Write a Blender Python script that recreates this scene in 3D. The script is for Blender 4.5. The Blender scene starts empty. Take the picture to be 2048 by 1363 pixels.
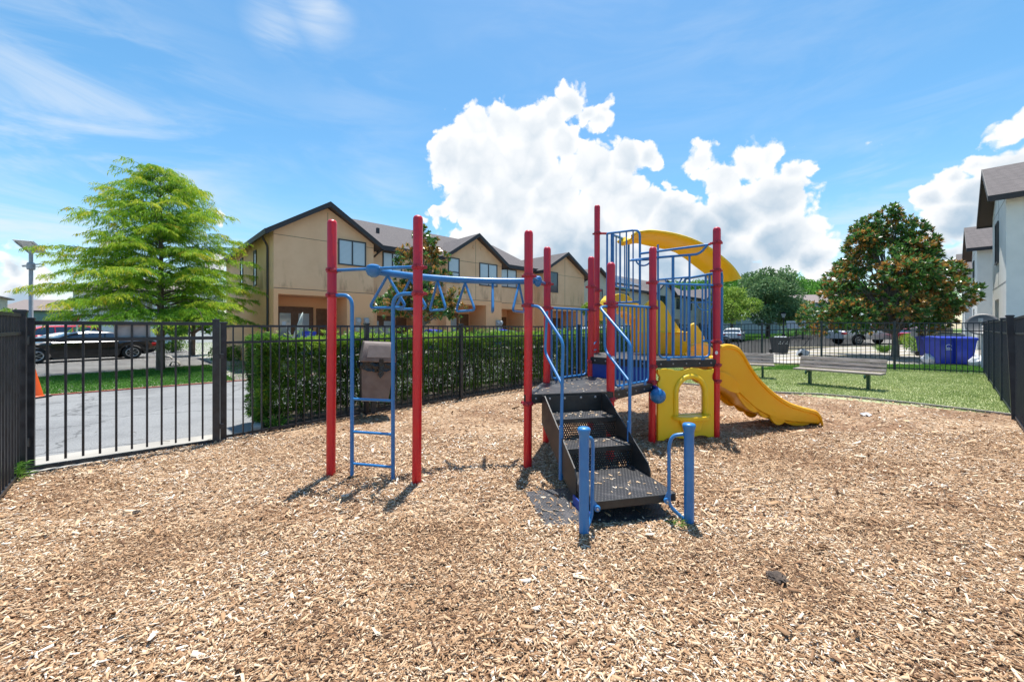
import bpy, math, random
import numpy as np
from mathutils import Vector, Matrix
random.seed(7); RNG = np.random.default_rng(7)
R = math.radians
scene = bpy.context.scene
COL = scene.collection
# ---------------------------------------------------------------- camera
F, CX, HY, EYE, SL = 800.0, 1024.0, 656.0, 1.6, 0.0075
cd = bpy.data.cameras.new('camera'); cam = bpy.data.objects.new('camera', cd); COL.objects.link(cam)
cam.location = (0, 0, EYE); cam.rotation_euler = (R(90), 0, 0)
cd.sensor_width = 36; cd.lens = 36*F/2048; cd.shift_y = -(681.5-HY)/2048
cd.clip_start = 0.05; cd.clip_end = 3000
scene.camera = cam
scene.view_settings.view_transform = 'Standard'; scene.view_settings.look = 'None'
scene.view_settings.exposure = 0.86; scene.view_settings.gamma = 1
# ---------------------------------------------------------------- sun
SUN_EL, SUN_AZ = 76.4, 9.7
sd = bpy.data.lights.new('sun', 'SUN'); sun = bpy.data.objects.new('sun', sd); COL.objects.link(sun)
sd.energy = 4.05; sd.angle = R(0.5); sd.color = (1, .965, .9)
sv = Vector((math.sin(R(SUN_AZ))*math.cos(R(SUN_EL)), math.cos(R(SUN_AZ))*math.cos(R(SUN_EL)), math.sin(R(SUN_EL))))
sun.rotation_euler = sv.to_track_quat('Z', 'Y').to_euler(); sun.location = (0, 0, 30)
# ---------------------------------------------------------------- node helper
class NT:
    def __init__(s, tree): s.t = tree
    def n(s, typ, **kw):
        nd = s.t.nodes.new(typ)
        for k, v in kw.items():
            if k == 'i':
                for a, b in v.items():
                    if isinstance(b, bpy.types.NodeSocket): s.t.links.new(b, nd.inputs[a])
                    else: nd.inputs[a].default_value = b
            else: setattr(nd, k, v)
        return nd
    def m(s, op, a, b=0.0, c=None, clamp=False):
        nd = s.n('ShaderNodeMath', operation=op, use_clamp=clamp)
        for i, v in enumerate((a, b, c)):
            if v is None: continue
            if isinstance(v, bpy.types.NodeSocket): s.t.links.new(v, nd.inputs[i])
            else: nd.inputs[i].default_value = v
        return nd.outputs[0]
    def v(s, op, a, b=None, scale=None):
        nd = s.n('ShaderNodeVectorMath', operation=op)
        for i, q in enumerate((a, b)):
            if q is None: continue
            if isinstance(q, bpy.types.NodeSocket): s.t.links.new(q, nd.inputs[i])
            else: nd.inputs[i].default_value = q
        if scale is not None: nd.inputs['Scale'].default_value = scale
        return nd
    def ss(s, x, a, b, lo=0.0, hi=1.0):
        nd = s.n('ShaderNodeMapRange', interpolation_type='SMOOTHSTEP')
        for i, q in enumerate((x, a, b, lo, hi)):
            if isinstance(q, bpy.types.NodeSocket): s.t.links.new(q, nd.inputs[i])
            else: nd.inputs[i].default_value = q
        return nd.outputs[0]
    def mix(s, f, a, b):
        nd = s.n('ShaderNodeMix', data_type='RGBA')
        for i, q in ((0, f), (6, a), (7, b)):
            if isinstance(q, bpy.types.NodeSocket): s.t.links.new(q, nd.inputs[i])
            else: nd.inputs[i].default_value = (q if i == 0 else (*q[:3], 1))
        return nd.outputs[2]
    def noise(s, vec, scale, detail=3, rough=.5, dist=0):
        nd = s.n('ShaderNodeTexNoise', i={'Scale': scale, 'Detail': detail, 'Roughness': rough, 'Distortion': dist})
        if vec is not None: s.t.links.new(vec, nd.inputs['Vector'])
        return nd
    def l(s, a, b): s.t.links.new(a, b)
# ---------------------------------------------------------------- world: physical sky and clouds by direction
def pdir(px, py): return Vector(((px-CX)/F, 1, (HY-py)/F)).normalized()
CUMULUS = [(1135,205,42),(1100,240,42),(1175,228,30),(1218,214,24),(1200,240,30),(955,245,42),(1010,250,50),(1060,262,52),(898,320,46),(960,330,80),
 (1050,330,75),(1130,290,42),(930,400,52),(1010,420,90),(1110,390,70),(1180,345,58),(1250,320,46),(1300,306,32),(1225,400,80),(1100,480,110),
 (975,500,70),(1200,500,110),(1290,420,48),(1335,372,20),(1345,440,62),(1400,322,34),(1392,296,20),(1440,360,45),(1500,325,42),(1545,310,34),
 (1588,345,36),(1545,400,80),(1470,430,80),(1400,480,90),(1560,490,95),(1300,540,120),(1450,560,120),(930,530,80),(1040,560,90),(1150,560,90),(1625,520,55),(1660,560,45),(872,427,24),(886,408,10),(845,440,12),
 (2045,255,50),(1992,275,34),(2020,340,80),(1905,352,48),(1862,395,50),(1905,450,85),(1985,430,110),(1845,455,32),(1960,330,50),(1945,400,80),(1970,530,110),(1880,540,70),
 (30,500,34),(5,540,50),(85,560,40),(30,600,70),(275,385,18),(440,440,20),(215,490,24),(430,520,30),(1762,291,14),(1738,297,8)]
def build_world():
    w = bpy.data.worlds.new('World'); scene.world = w; w.use_nodes = True
    t = w.node_tree; t.nodes.clear(); N = NT(t)
    g = bpy.data.node_groups.new('cloud_field', 'ShaderNodeTree')
    g.interface.new_socket('Vector', in_out='INPUT', socket_type='NodeSocketVector')
    g.interface.new_socket('Field', in_out='OUTPUT', socket_type='NodeSocketFloat')
    G_ = NT(g); gi = g.nodes.new('NodeGroupInput'); go = g.nodes.new('NodeGroupOutput')
    cur = None
    for px, py, r in CUMULUS:
        d = pdir(px, py); e = pdir(px+r, py)
        rad = (d-e).length*1.2
        dist = G_.v('DISTANCE', gi.outputs[0], tuple(d)).outputs['Value']
        f = G_.m('MULTIPLY_ADD', dist, -1.0/max(rad, .001)*min(1, rad/.05), min(1, rad/.05))
        cur = f if cur is None else G_.m('SMOOTH_MAX', cur, f, .12)
    G_.l(cur, go.inputs[0])
    tc = N.n('ShaderNodeTexCoord'); dirv = tc.outputs['Generated']
    n1 = N.noise(dirv, 9, 2, .55); n2 = N.noise(dirv, 34, 4, .6)
    wa = N.v('SCALE', N.v('SUBTRACT', n1.outputs['Color'], (.5,.5,.5)).outputs[0], scale=.06).outputs[0]
    wb = N.v('SCALE', N.v('SUBTRACT', n2.outputs['Color'], (.5,.5,.5)).outputs[0], scale=.026).outputs[0]
    q = N.v('ADD', N.v('ADD', dirv, wa).outputs[0], wb).outputs[0]
    gn = N.n('ShaderNodeGroup', node_tree=g); N.l(q, gn.inputs[0])
    vo = N.n('ShaderNodeTexVoronoi', feature='F1', i={'Scale': 30.0}); N.l(q, vo.inputs['Vector'])
    vo2 = N.n('ShaderNodeTexVoronoi', feature='F1', i={'Scale': 75.0}); N.l(q, vo2.inputs['Vector'])
    edge = N.noise(q, 60, 3, .6)
    f0 = N.m('MULTIPLY_ADD', vo2.outputs['Distance'], -.18, N.m('MULTIPLY_ADD', vo.outputs['Distance'], -.50, gn.outputs[0]))
    f0 = N.m('MULTIPLY_ADD', edge.outputs[0], .28, N.m('SUBTRACT', f0, .16))
    sz = N.n('ShaderNodeSeparateXYZ'); N.l(dirv, sz.inputs[0])
    cov = N.ss(f0, -.27, -.07)
    soft = N.noise(q, 5.5, 5, .55)
    low = N.ss(sz.outputs[2], .40, .10)
    deep = N.m('MULTIPLY', N.ss(gn.outputs[0], .22, .80), N.m('MULTIPLY_ADD', low, .60, .42))
    shade = N.m('ADD', N.m('MULTIPLY', deep, N.ss(soft.outputs[0], .30, .62, .35, 1.15)), N.m('MULTIPLY_ADD', vo.outputs['Distance'], .30, -.13), clamp=True)
    ccol = N.mix(shade, (1.0, 1.0, 1.0), (.43, .56, .69))
    # high thin cloud
    st = N.v('MULTIPLY', dirv, (1.0, 1.0, 3.4)).outputs[0]
    mp = N.n('ShaderNodeMapping', i={'Rotation': (0, R(-28), 0), 'Scale': (2.2, 2.0, 9.0)}); N.l(dirv, mp.inputs[0])
    cn = N.noise(mp.outputs[0], 1.6, 5, .62, .6)
    def patch(px, py, rp, lo, hi):
        d = pdir(px, py); rad = rp/F
        return N.ss(N.v('DISTANCE', dirv, tuple(d)).outputs['Value'], rad, 0.0, lo, hi)
    pm = patch(40, 400, 420, 0, 1.0)
    for a in ((300, 520, 300, 0, .55), (560, 330, 190, 0, .28), (720, 210, 200, 0, .22), (1500, 60, 420, 0, .18), (1720, 440, 200, 0, .75), (1880, 250, 120, 0, .35), (640, 25, 70, 0, 1.0), (552, 55, 60, 0, .8), (760, 380, 160, 0, .4), (1100, 60, 300, 0, .15)):
        pm = N.m('MAXIMUM', pm, patch(*a))
    cir = N.m('MULTIPLY', N.ss(cn.outputs[0], .36, .72), pm, clamp=True)
    sk = N.n('ShaderNodeTexSky', sky_type='NISHITA', sun_disc=False, sun_elevation=R(SUN_EL), sun_rotation=R(SUN_AZ), altitude=0, air_density=1.0, dust_density=.6, ozone_density=1.6)
    hs = N.n('ShaderNodeHueSaturation', i={'Hue': .487, 'Saturation': 1.27, 'Value': 1.0}); N.l(sk.outputs[0], hs.inputs['Color'])
    b1 = N.n('ShaderNodeBackground', i={'Strength': .109}); N.l(hs.outputs[0], b1.inputs[0])
    b2 = N.n('ShaderNodeBackground', i={'Strength': .60}); N.l(ccol, b2.inputs[0])
    b3 = N.n('ShaderNodeBackground', i={'Strength': .55, 'Color': (.86, .93, 1, 1)})
    m1 = N.n('ShaderNodeMixShader'); N.l(N.m('MULTIPLY', cir, .75), m1.inputs[0]); N.l(b1.outputs[0], m1.inputs[1]); N.l(b3.outputs[0], m1.inputs[2])
    m2 = N.n('ShaderNodeMixShader'); N.l(cov, m2.inputs[0]); N.l(m1.outputs[0], m2.inputs[1]); N.l(b2.outputs[0], m2.inputs[2])
    o = N.n('ShaderNodeOutputWorld'); N.l(m2.outputs[0], o.inputs[0])
build_world()
# ---------------------------------------------------------------- pixel to world
def gz(x): return SL*max(-60, min(60, x))
def G(px, py, dz=0.0):
    k = (px-CX)/F; Z = (EYE-dz)*F/(py-HY+F*SL*k); return Vector((k*Z, Z, SL*k*Z+dz))
def AT(px, py, Z): return Vector(((px-CX)/F*Z, Z, EYE-(py-HY)*Z/F))
def U(a): return Vector((math.cos(R(a)), math.sin(R(a)), 0))
# ---------------------------------------------------------------- materials
MATS = {}
def mat(name, col, rough=.6, col2=None, nscale=4.0, bump=0.0, bscale=60.0, metal=0.0, spec=.5, stretch=None, ndetail=4, lo=.35, hi=.65, coat=0.0, obj=True, scuff=None):
    if name in MATS: return MATS[name]
    m = bpy.data.materials.new(name); m.use_nodes = True; N = NT(m.node_tree)
    b = m.node_tree.nodes['Principled BSDF']
    b.inputs['Roughness'].default_value = rough; b.inputs['Metallic'].default_value = metal
    b.inputs['Specular IOR Level'].default_value = spec; b.inputs['Coat Weight'].default_value = coat
    b.inputs['Base Color'].default_value = (*col, 1)
    tc = N.n('ShaderNodeTexCoord'); vec = tc.outputs['Object']
    if stretch: vec = N.v('MULTIPLY', vec, stretch).outputs[0]
    if col2:
        n = N.noise(vec, nscale, ndetail, .6)
        N.l(N.mix(N.ss(n.outputs[0], lo, hi), col, col2), b.inputs['Base Color'])
        N.l(N.ss(n.outputs[0], .3, .7, rough*.85, min(1, rough*1.15)), b.inputs['Roughness'])
    if scuff:
        src = b.inputs['Base Color'].links[0].from_socket
        n3 = N.noise(N.v('MULTIPLY', tc.outputs['Object'], (1, 1, .55)).outputs[0], 38, 5, .7); n4 = N.noise(tc.outputs['Object'], 2.3, 3, .5)
        k = N.m('MULTIPLY', N.ss(n3.outputs[0], .66, .74), N.ss(n4.outputs[0], .46, .60))
        N.l(N.mix(N.m('MULTIPLY', k, .55), src, scuff), b.inputs['Base Color'])
    if bump:
        n2 = N.noise(vec, bscale, 4, .6)
        bp = N.n('ShaderNodeBump', i={'Strength': bump, 'Distance': .01}); N.l(n2.outputs[0], bp.inputs['Height']); N.l(bp.outputs[0], b.inputs['Normal'])
    MATS[name] = m; return m
def ramp_mat(name, stops, rough=.6, trans=0.0, vary=.0, spec=.3, backcol=None):
    m = bpy.data.materials.new(name); m.use_nodes = True; N = NT(m.node_tree); t = m.node_tree
    b = t.nodes['Principled BSDF']; b.inputs['Roughness'].default_value = rough; b.inputs['Specular IOR Level'].default_value = spec
    at = N.n('ShaderNodeAttribute', attribute_name='rnd')
    cr = N.n('ShaderNodeValToRGB'); el = cr.color_ramp.elements
    while len(el) < len(stops): el.new(.5)
    for e, (p, c) in zip(el, stops): e.position = p; e.color = (*c, 1)
    N.l(at.outputs['Fac'], cr.inputs[0]); col = cr.outputs[0]
    if backcol:
        ge = N.n('ShaderNodeNewGeometry'); col = N.mix(N.m('MULTIPLY', ge.outputs['Backfacing'], .85), col, backcol)
    N.l(col, b.inputs['Base Color'])
    if trans:
        tr = N.n('ShaderNodeBsdfTranslucent'); N.l(col, tr.inputs[0])
        mx = N.n('ShaderNodeMixShader', i={0: trans}); N.l(b.outputs[0], mx.inputs[1]); N.l(tr.outputs[0], mx.inputs[2])
        N.l(mx.outputs[0], t.nodes['Material Output'].inputs[0])
    MATS[name] = m; return m
def glass_mat(name, tint=(.05, .07, .09), blinds=False, rough=.08):
    m = bpy.data.materials.new(name); m.use_nodes = True; N = NT(m.node_tree); b = m.node_tree.nodes['Principled BSDF']
    b.inputs['Base Color'].default_value = (*tint, 1); b.inputs['Roughness'].default_value = rough; b.inputs['Specular IOR Level'].default_value = .9
    if blinds:
        tc = N.n('ShaderNodeTexCoord'); sp = N.n('ShaderNodeSeparateXYZ'); N.l(tc.outputs['Object'], sp.inputs[0])
        s = N.m('FRACT', N.m('MULTIPLY', sp.outputs[2], 18))
        N.l(N.mix(N.ss(s, .1, .35), tuple(c*.6 for c in tint), tint), b.inputs['Base Color'])
        b.inputs['Coat Weight'].default_value = 1; b.inputs['Coat Roughness'].default_value = .03
    MATS[name] = m; return m
RED = mat('red_powder_coat', (.76, .010, .016), .32, (.66, .010, .02), 3, coat=.15, scuff=(.75, .35, .33))
REDF = mat('red_faded_coat', (.55, .010, .035), .45, (.48, .018, .05), 5, .05, 120, scuff=(.70, .30, .32))
REDC = mat('red_clamp_paint', (.30, .006, .018), .4, (.45, .02, .04), 20)
BLUE = mat('blue_powder_coat', (.022, .165, .42), .35, (.035, .20, .47), 4, .04, 150, coat=.15, scuff=(.30, .45, .62))
BLUED = mat('dark_blue_plastic', (.012, .05, .30), .4, (.016, .06, .33), 3)
YEL = mat('yellow_plastic', (.95, .56, .006), .36, (.93, .60, .02), 2.5, .03, 60, coat=.12, scuff=(.55, .36, .05))
YELO = mat('orange_yellow_plastic', (.95, .43, .004), .36, (.95, .48, .008), 2.0, .03, 60, coat=.12, scuff=(.60, .34, .05))
BLK = mat('black_fence_paint', (.016, .018, .023), .38, (.032, .036, .043), 9, .06, 90)
NAVY = mat('blue_black_fence_paint', (.010, .018, .032), .42, (.02, .03, .045), 8, .05, 90)
GALV = mat('grey_bolt', (.35, .35, .36), .35, metal=.8)
def perforated(name, ax, pitch=.021, col=(.018, .018, .02), thr=.30, through=True):
    m = bpy.data.materials.new(name); m.use_nodes = True; N = NT(m.node_tree); b = m.node_tree.nodes['Principled BSDF']
    tc = N.n('ShaderNodeTexCoord'); sp = N.n('ShaderNodeSeparateXYZ'); N.l(tc.outputs['Object'], sp.inputs[0])
    p = N.m('MULTIPLY', sp.outputs[ax[0]], 1/pitch); q = N.m('MULTIPLY', sp.outputs[ax[1]], 1/pitch)
    p = N.m('ADD', p, N.m('MULTIPLY', N.m('FLOORED_MODULO', N.m('FLOOR', q), 2.0), .5))
    a = N.m('SUBTRACT', N.m('FRACT', p), .5); c = N.m('SUBTRACT', N.m('FRACT', q), .5)
    d = N.m('SQRT', N.m('ADD', N.m('MULTIPLY', a, a), N.m('MULTIPLY', c, c)))
    hole = N.m('LESS_THAN', d, thr)
    n = N.noise(tc.outputs['Object'], 6, 4, .6)
    wear = N.mix(N.ss(n.outputs[0], .45, .75), col, (col[0]*2.6, col[1]*2.4, col[2]*2.2))
    N.l(wear, b.inputs['Base Color']); b.inputs['Roughness'].default_value = .45
    bp = N.n('ShaderNodeBump', i={'Strength': .6, 'Distance': .006}); N.l(N.ss(d, thr-.05, thr+.15), bp.inputs['Height']); N.l(bp.outputs[0], b.inputs['Normal'])
    if through:
        tr = N.n('ShaderNodeBsdfTransparent'); mx = N.n('ShaderNodeMixShader'); N.l(hole, mx.inputs[0]); N.l(b.outputs[0], mx.inputs[1]); N.l(tr.outputs[0], mx.inputs[2])
        N.l(mx.outputs[0], m.node_tree.nodes['Material Output'].inputs[0])
    MATS[name] = m; return m
DECKM = perforated('perforated_deck_coating', (0, 1), .030, (.030, .030, .033), .30, False)
RISER = perforated('perforated_riser_coating', (0, 2), .024, (.014, .014, .016), .30)
BLKP = mat('black_vinyl_coating', (.014, .014, .016), .45, (.03, .029, .028), 7, .1, 60)
# ---------------------------------------------------------------- mesh builder
class MB:
    def __init__(s): s.v = []; s.f = []
    def quad(s, *p):
        b = len(s.v); s.v += [tuple(q) for q in p]; s.f.append(tuple(range(b, b+len(p))))
    def box(s, c, size, rz=0, ry=0, rx=0):
        M = Matrix.Translation(c) @ Matrix.Rotation(rz, 4, 'Z') @ Matrix.Rotation(ry, 4, 'Y') @ Matrix.Rotation(rx, 4, 'X')
        b = len(s.v); x, y, z = size[0]/2, size[1]/2, size[2]/2
        for q in ((-x,-y,-z),(x,-y,-z),(x,y,-z),(-x,y,-z),(-x,-y,z),(x,-y,z),(x,y,z),(-x,y,z)): s.v.append(tuple(M @ Vector(q)))
        for q in ((0,3,2,1),(4,5,6,7),(0,1,5,4),(1,2,6,5),(2,3,7,6),(3,0,4,7)): s.f.append(tuple(b+i for i in q))
        return s
    def b2(s, x0, x1, y0, y1, z0, z1): return s.box(((x0+x1)/2, (y0+y1)/2, (z0+z1)/2), (x1-x0, y1-y0, z1-z0))
    def bar(s, p0, p1, w, h):
        p0 = Vector(p0); p1 = Vector(p1); d = p1-p0; L = d.length
        if L < 1e-6: return s
        d /= L; up = Vector((0, 0, 1)) if abs(d.z) < .95 else Vector((0, 1, 0))
        sx = d.cross(up).normalized(); uz = sx.cross(d)
        b = len(s.v)
        for P in (p0, p1):
            for a, c in ((-1,-1),(1,-1),(1,1),(-1,1)): s.v.append(tuple(P+sx*a*w/2+uz*c*h/2))
        for q in ((0,1,2,3),(7,6,5,4),(0,4,5,1),(1,5,6,2),(2,6,7,3),(3,7,4,0)): s.f.append(tuple(b+i for i in q))
        return s
    def tube(s, pts, r, n=12, closed=False, cap=True):
        pts = [Vector(p) for p in pts]; m = len(pts)
        rr = r if isinstance(r, (list, tuple)) else [r]*m
        b0 = len(s.v); prev = None
        for i in range(m):
            if closed: t = (pts[(i+1) % m]-pts[i-1])
            else: t = pts[min(i+1, m-1)]-pts[max(i-1, 0)]
            t.normalize()
            if prev is None:
                a = Vector((0, 0, 1)) if abs(t.z) < .9 else Vector((1, 0, 0)); nx = t.cross(a).normalized()
            else: nx = (prev-t*prev.dot(t)).normalized()
            prev = nx; ny = t.cross(nx)
            for k in range(n):
                a = 2*math.pi*k/n; s.v.append(tuple(pts[i]+(nx*math.cos(a)+ny*math.sin(a))*rr[i]))
        for i in range(m if closed else m-1):
            j = (i+1) % m
            for k in range(n): s.f.append((b0+i*n+k, b0+i*n+(k+1) % n, b0+j*n+(k+1) % n, b0+j*n+k))
        if cap and not closed:
            s.f.append(tuple(b0+k for k in reversed(range(n)))); s.f.append(tuple(b0+(m-1)*n+k for k in range(n)))
        return s
    def lathe(s, c, prof, n=24, axis=None):
        c = Vector(c); M = Matrix.Identity(3) if axis is None else Vector(axis).to_track_quat('Z', 'Y').to_matrix()
        b0 = len(s.v)
        for r, z in prof:
            for k in range(n):
                a = 2*math.pi*k/n; s.v.append(tuple(c+M @ Vector((r*math.cos(a), r*math.sin(a), z))))
        for i in range(len(prof)-1):
            for k in range(n): s.f.append((b0+i*n+k, b0+i*n+(k+1) % n, b0+(i+1)*n+(k+1) % n, b0+(i+1)*n+k))
        s.f.append(tuple(b0+k for k in reversed(range(n)))); s.f.append(tuple(b0+(len(prof)-1)*n+k for k in range(n)))
        return s
    def prism(s, poly, vec):
        vec = Vector(vec); b = len(s.v); n = len(poly)
        s.v += [tuple(p) for p in poly] + [tuple(Vector(p)+vec) for p in poly]
        s.f.append(tuple(range(b, b+n))); s.f.append(tuple(reversed(range(b+n, b+2*n))))
        for i in range(n): j = (i+1) % n; s.f.append((b+j, b+i, b+n+i, b+n+j))
        return s
    def grid(s, rows):
        b = len(s.v); m = len(rows); n = len(rows[0])
        for r in rows: s.v += [tuple(p) for p in r]
        for i in range(m-1):
            for j in range(n-1): s.f.append((b+i*n+j, b+i*n+j+1, b+(i+1)*n+j+1, b+(i+1)*n+j))
        return s
    def build(s, name, m, parent=None, loc=None, rz=0, smooth=False, bevel=0, seg=2, solid=0, subs=0, recalc=True):
        me = bpy.data.meshes.new(name); me.from_pydata(s.v, [], s.f); me.update()
        if recalc:
            import bmesh
            bm = bmesh.new(); bm.from_mesh(me); bmesh.ops.recalc_face_normals(bm, faces=bm.faces); bm.to_mesh(me); bm.free()
        me.materials.append(m)
        o = bpy.data.objects.new(name, me); COL.objects.link(o)
        if parent: o.parent = parent
        if loc is not None: o.location = loc
        o.rotation_euler[2] = rz
        if solid: md = o.modifiers.new('t', 'SOLIDIFY'); md.thickness = solid; md.offset = 0
        if bevel: md = o.modifiers.new('b', 'BEVEL'); md.width = bevel; md.segments = seg; md.limit_method = 'ANGLE'; md.angle_limit = R(40)
        if subs: md = o.modifiers.new('s', 'SUBSURF'); md.levels = md.render_levels = subs
        if smooth:
            me.polygons.foreach_set('use_smooth', [True]*len(me.polygons))
            try:
                me.set_sharp_from_angle(angle=R(38))
            except Exception: pass
        return o
def rnd_path(pts, r=.05, n=5):
    pts = [Vector(p) for p in pts]; out = [pts[0]]
    for i in range(1, len(pts)-1):
        a, b, c = pts[i-1], pts[i], pts[i+1]; d1 = (a-b); d2 = (c-b)
        q = min(r, d1.length*.49, d2.length*.49); p0 = b+d1.normalized()*q; p1 = b+d2.normalized()*q
        for k in range(n+1):
            t = k/n; out.append(p0*(1-t)**2+b*2*t*(1-t)+p1*t*t)
    out.append(pts[-1]); return out
def tag(o, label=None, cat=None, group=None, kind=None):
    if label: o['label'] = label
    if cat: o['category'] = cat
    if group: o['group'] = group
    if kind: o['kind'] = kind
    return o
def thing(name, loc, label, cat, group=None, rz=0):
    o = bpy.data.objects.new(name, None); COL.objects.link(o); o.location = loc; o.rotation_euler[2] = rz
    o.empty_display_size = .2
    return tag(o, label, cat, group)
def copy_tree(o, parent=None):
    c = o.copy(); COL.objects.link(c); c.parent = parent
    for ch in list(o.children): copy_tree(ch, c)
    return c
def np_mesh(name, V, Fc, attr, m, parent=None, smooth=False):
    me = bpy.data.meshes.new(name); V = np.asarray(V, np.float32); Fc = np.asarray(Fc, np.int32); k = Fc.shape[1]
    me.vertices.add(len(V)); me.vertices.foreach_set('co', V.ravel())
    me.loops.add(Fc.size); me.loops.foreach_set('vertex_index', Fc.ravel())
    me.polygons.add(len(Fc)); me.polygons.foreach_set('loop_start', np.arange(0, Fc.size, k, dtype=np.int32))
    if attr is not None:
        a = me.attributes.new('rnd', 'FLOAT', 'FACE'); a.data.foreach_set('value', np.asarray(attr, np.float32))
    me.update(calc_edges=True); me.materials.append(m)
    o = bpy.data.objects.new(name, me); COL.objects.link(o)
    if parent: o.parent = parent
    if smooth: me.polygons.foreach_set('use_smooth', np.ones(len(Fc), bool))
    return o
def nrm(a): return a/np.maximum(np.linalg.norm(a, axis=-1, keepdims=True), 1e-9)
def leaves(P, D, L, W, rnd, twist=None, droop=0.0):
    """diamond leaves: base P, direction D, length L, width W -> verts, faces, attr"""
    P = np.asarray(P, float); n = len(P); D = nrm(np.asarray(D, float)); L = np.broadcast_to(L, n)[:, None]; W = np.broadcast_to(W, n)[:, None]
    A = RNG.normal(size=(n, 3)) if twist is None else np.asarray(twist, float)
    S = nrm(np.cross(D, A)); 
    mid = P+D*L*.5; mid[:, 2] += droop*L[:, 0]*.2
    tip = P+D*L; tip[:, 2] -= droop*L[:, 0]
    V = np.stack([P, mid+S*W*.5, tip, mid-S*W*.5], 1).reshape(-1, 3)
    return V, np.arange(n*4).reshape(-1, 4), np.broadcast_to(rnd, n)
def part(mb, name, m, parent, **kw):
    loc = None
    if parent is not None and parent.type == 'EMPTY': loc = -Vector(parent.location)
    return mb.build(name, m, parent, loc=loc, **kw)
# ================================================================= GROUND
def sheet(name, pts, dz, m, px=True, z=None):
    P = [G(*p, dz) if px else Vector((p[0], p[1], gz(p[0])+dz)) for p in pts]
    mb = MB(); mb.quad(*P); o = mb.build(name, m, recalc=False)
    if o.data.polygons[0].normal.z < 0: o.data.flip_normals()
    o['kind'] = 'structure'; return o
GRASSM = mat('lawn_soil_green', (.085, .16, .022), .9, (.14, .22, .045), 1.2, .5, 40, ndetail=8)
DRYG = mat('lawn_dry_green', (.28, .33, .13), .9, (.42, .43, .24), 1.6, .6, 50, ndetail=8)
CONC = mat('pale_concrete', (.42, .39, .345), .85, (.33, .31, .275), 1.3, .2, 60, ndetail=9)
ASPH = mat('grey_asphalt', (.17, .17, .172), .9, (.26, .26, .258), 60, .4, 150, ndetail=6, lo=.3, hi=.7)
def asphalt(name, c, c2):
    m = bpy.data.materials.new(name); m.use_nodes = True; N = NT(m.node_tree); b = m.node_tree.nodes['Principled BSDF']
    tc = N.n('ShaderNodeTexCoord'); v = tc.outputs['Object']
    n1 = N.noise(v, 55, 5, .75); n2 = N.noise(v, .55, 6, .65); n3 = N.noise(v, 3.0, 5, .6)
    col = N.mix(N.ss(n1.outputs[0], .30, .70), c, c2)
    col = N.mix(N.m('MULTIPLY', N.ss(n2.outputs[0], .42, .66), .45), col, (c[0]*.62, c[1]*.62, c[2]*.64))  # broad dark blotches: stains plus leaf shadows painted into the asphalt colour
    vo = N.n('ShaderNodeTexVoronoi', feature='DISTANCE_TO_EDGE', i={'Scale': .42}); N.l(N.v('ADD', v, N.v('SCALE', n3.outputs['Color'], scale=.5).outputs[0]).outputs[0], vo.inputs['Vector'])
    col = N.mix(N.m('MULTIPLY', N.ss(vo.outputs['Distance'], .012, .003), .6), col, (.05, .05, .05))
    N.l(col, b.inputs['Base Color']); b.inputs['Roughness'].default_value = .92
    bp = N.n('ShaderNodeBump', i={'Strength': .5, 'Distance': .006}); N.l(n1.outputs[0], bp.inputs['Height']); N.l(bp.outputs[0], b.inputs['Normal']); return m
ASPH = asphalt('lane_asphalt', (.15, .15, .152), (.30, .30, .295))
BARK = mat('dark_planting_soil', (.05, .035, .028), .95, (.11, .08, .06), 18, .8, 60, ndetail=8)
mb = MB(); xs_ = [-900, -60, 60, 900]; mb.grid([[(x, y, gz(x)-.02) for x in xs_] for y in (-60, 900)])
ground = mb.build('ground', GRASSM, recalc=False); ground['kind'] = 'structure'
if ground.data.polygons[0].normal.z < 0: ground.data.flip_normals()
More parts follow.
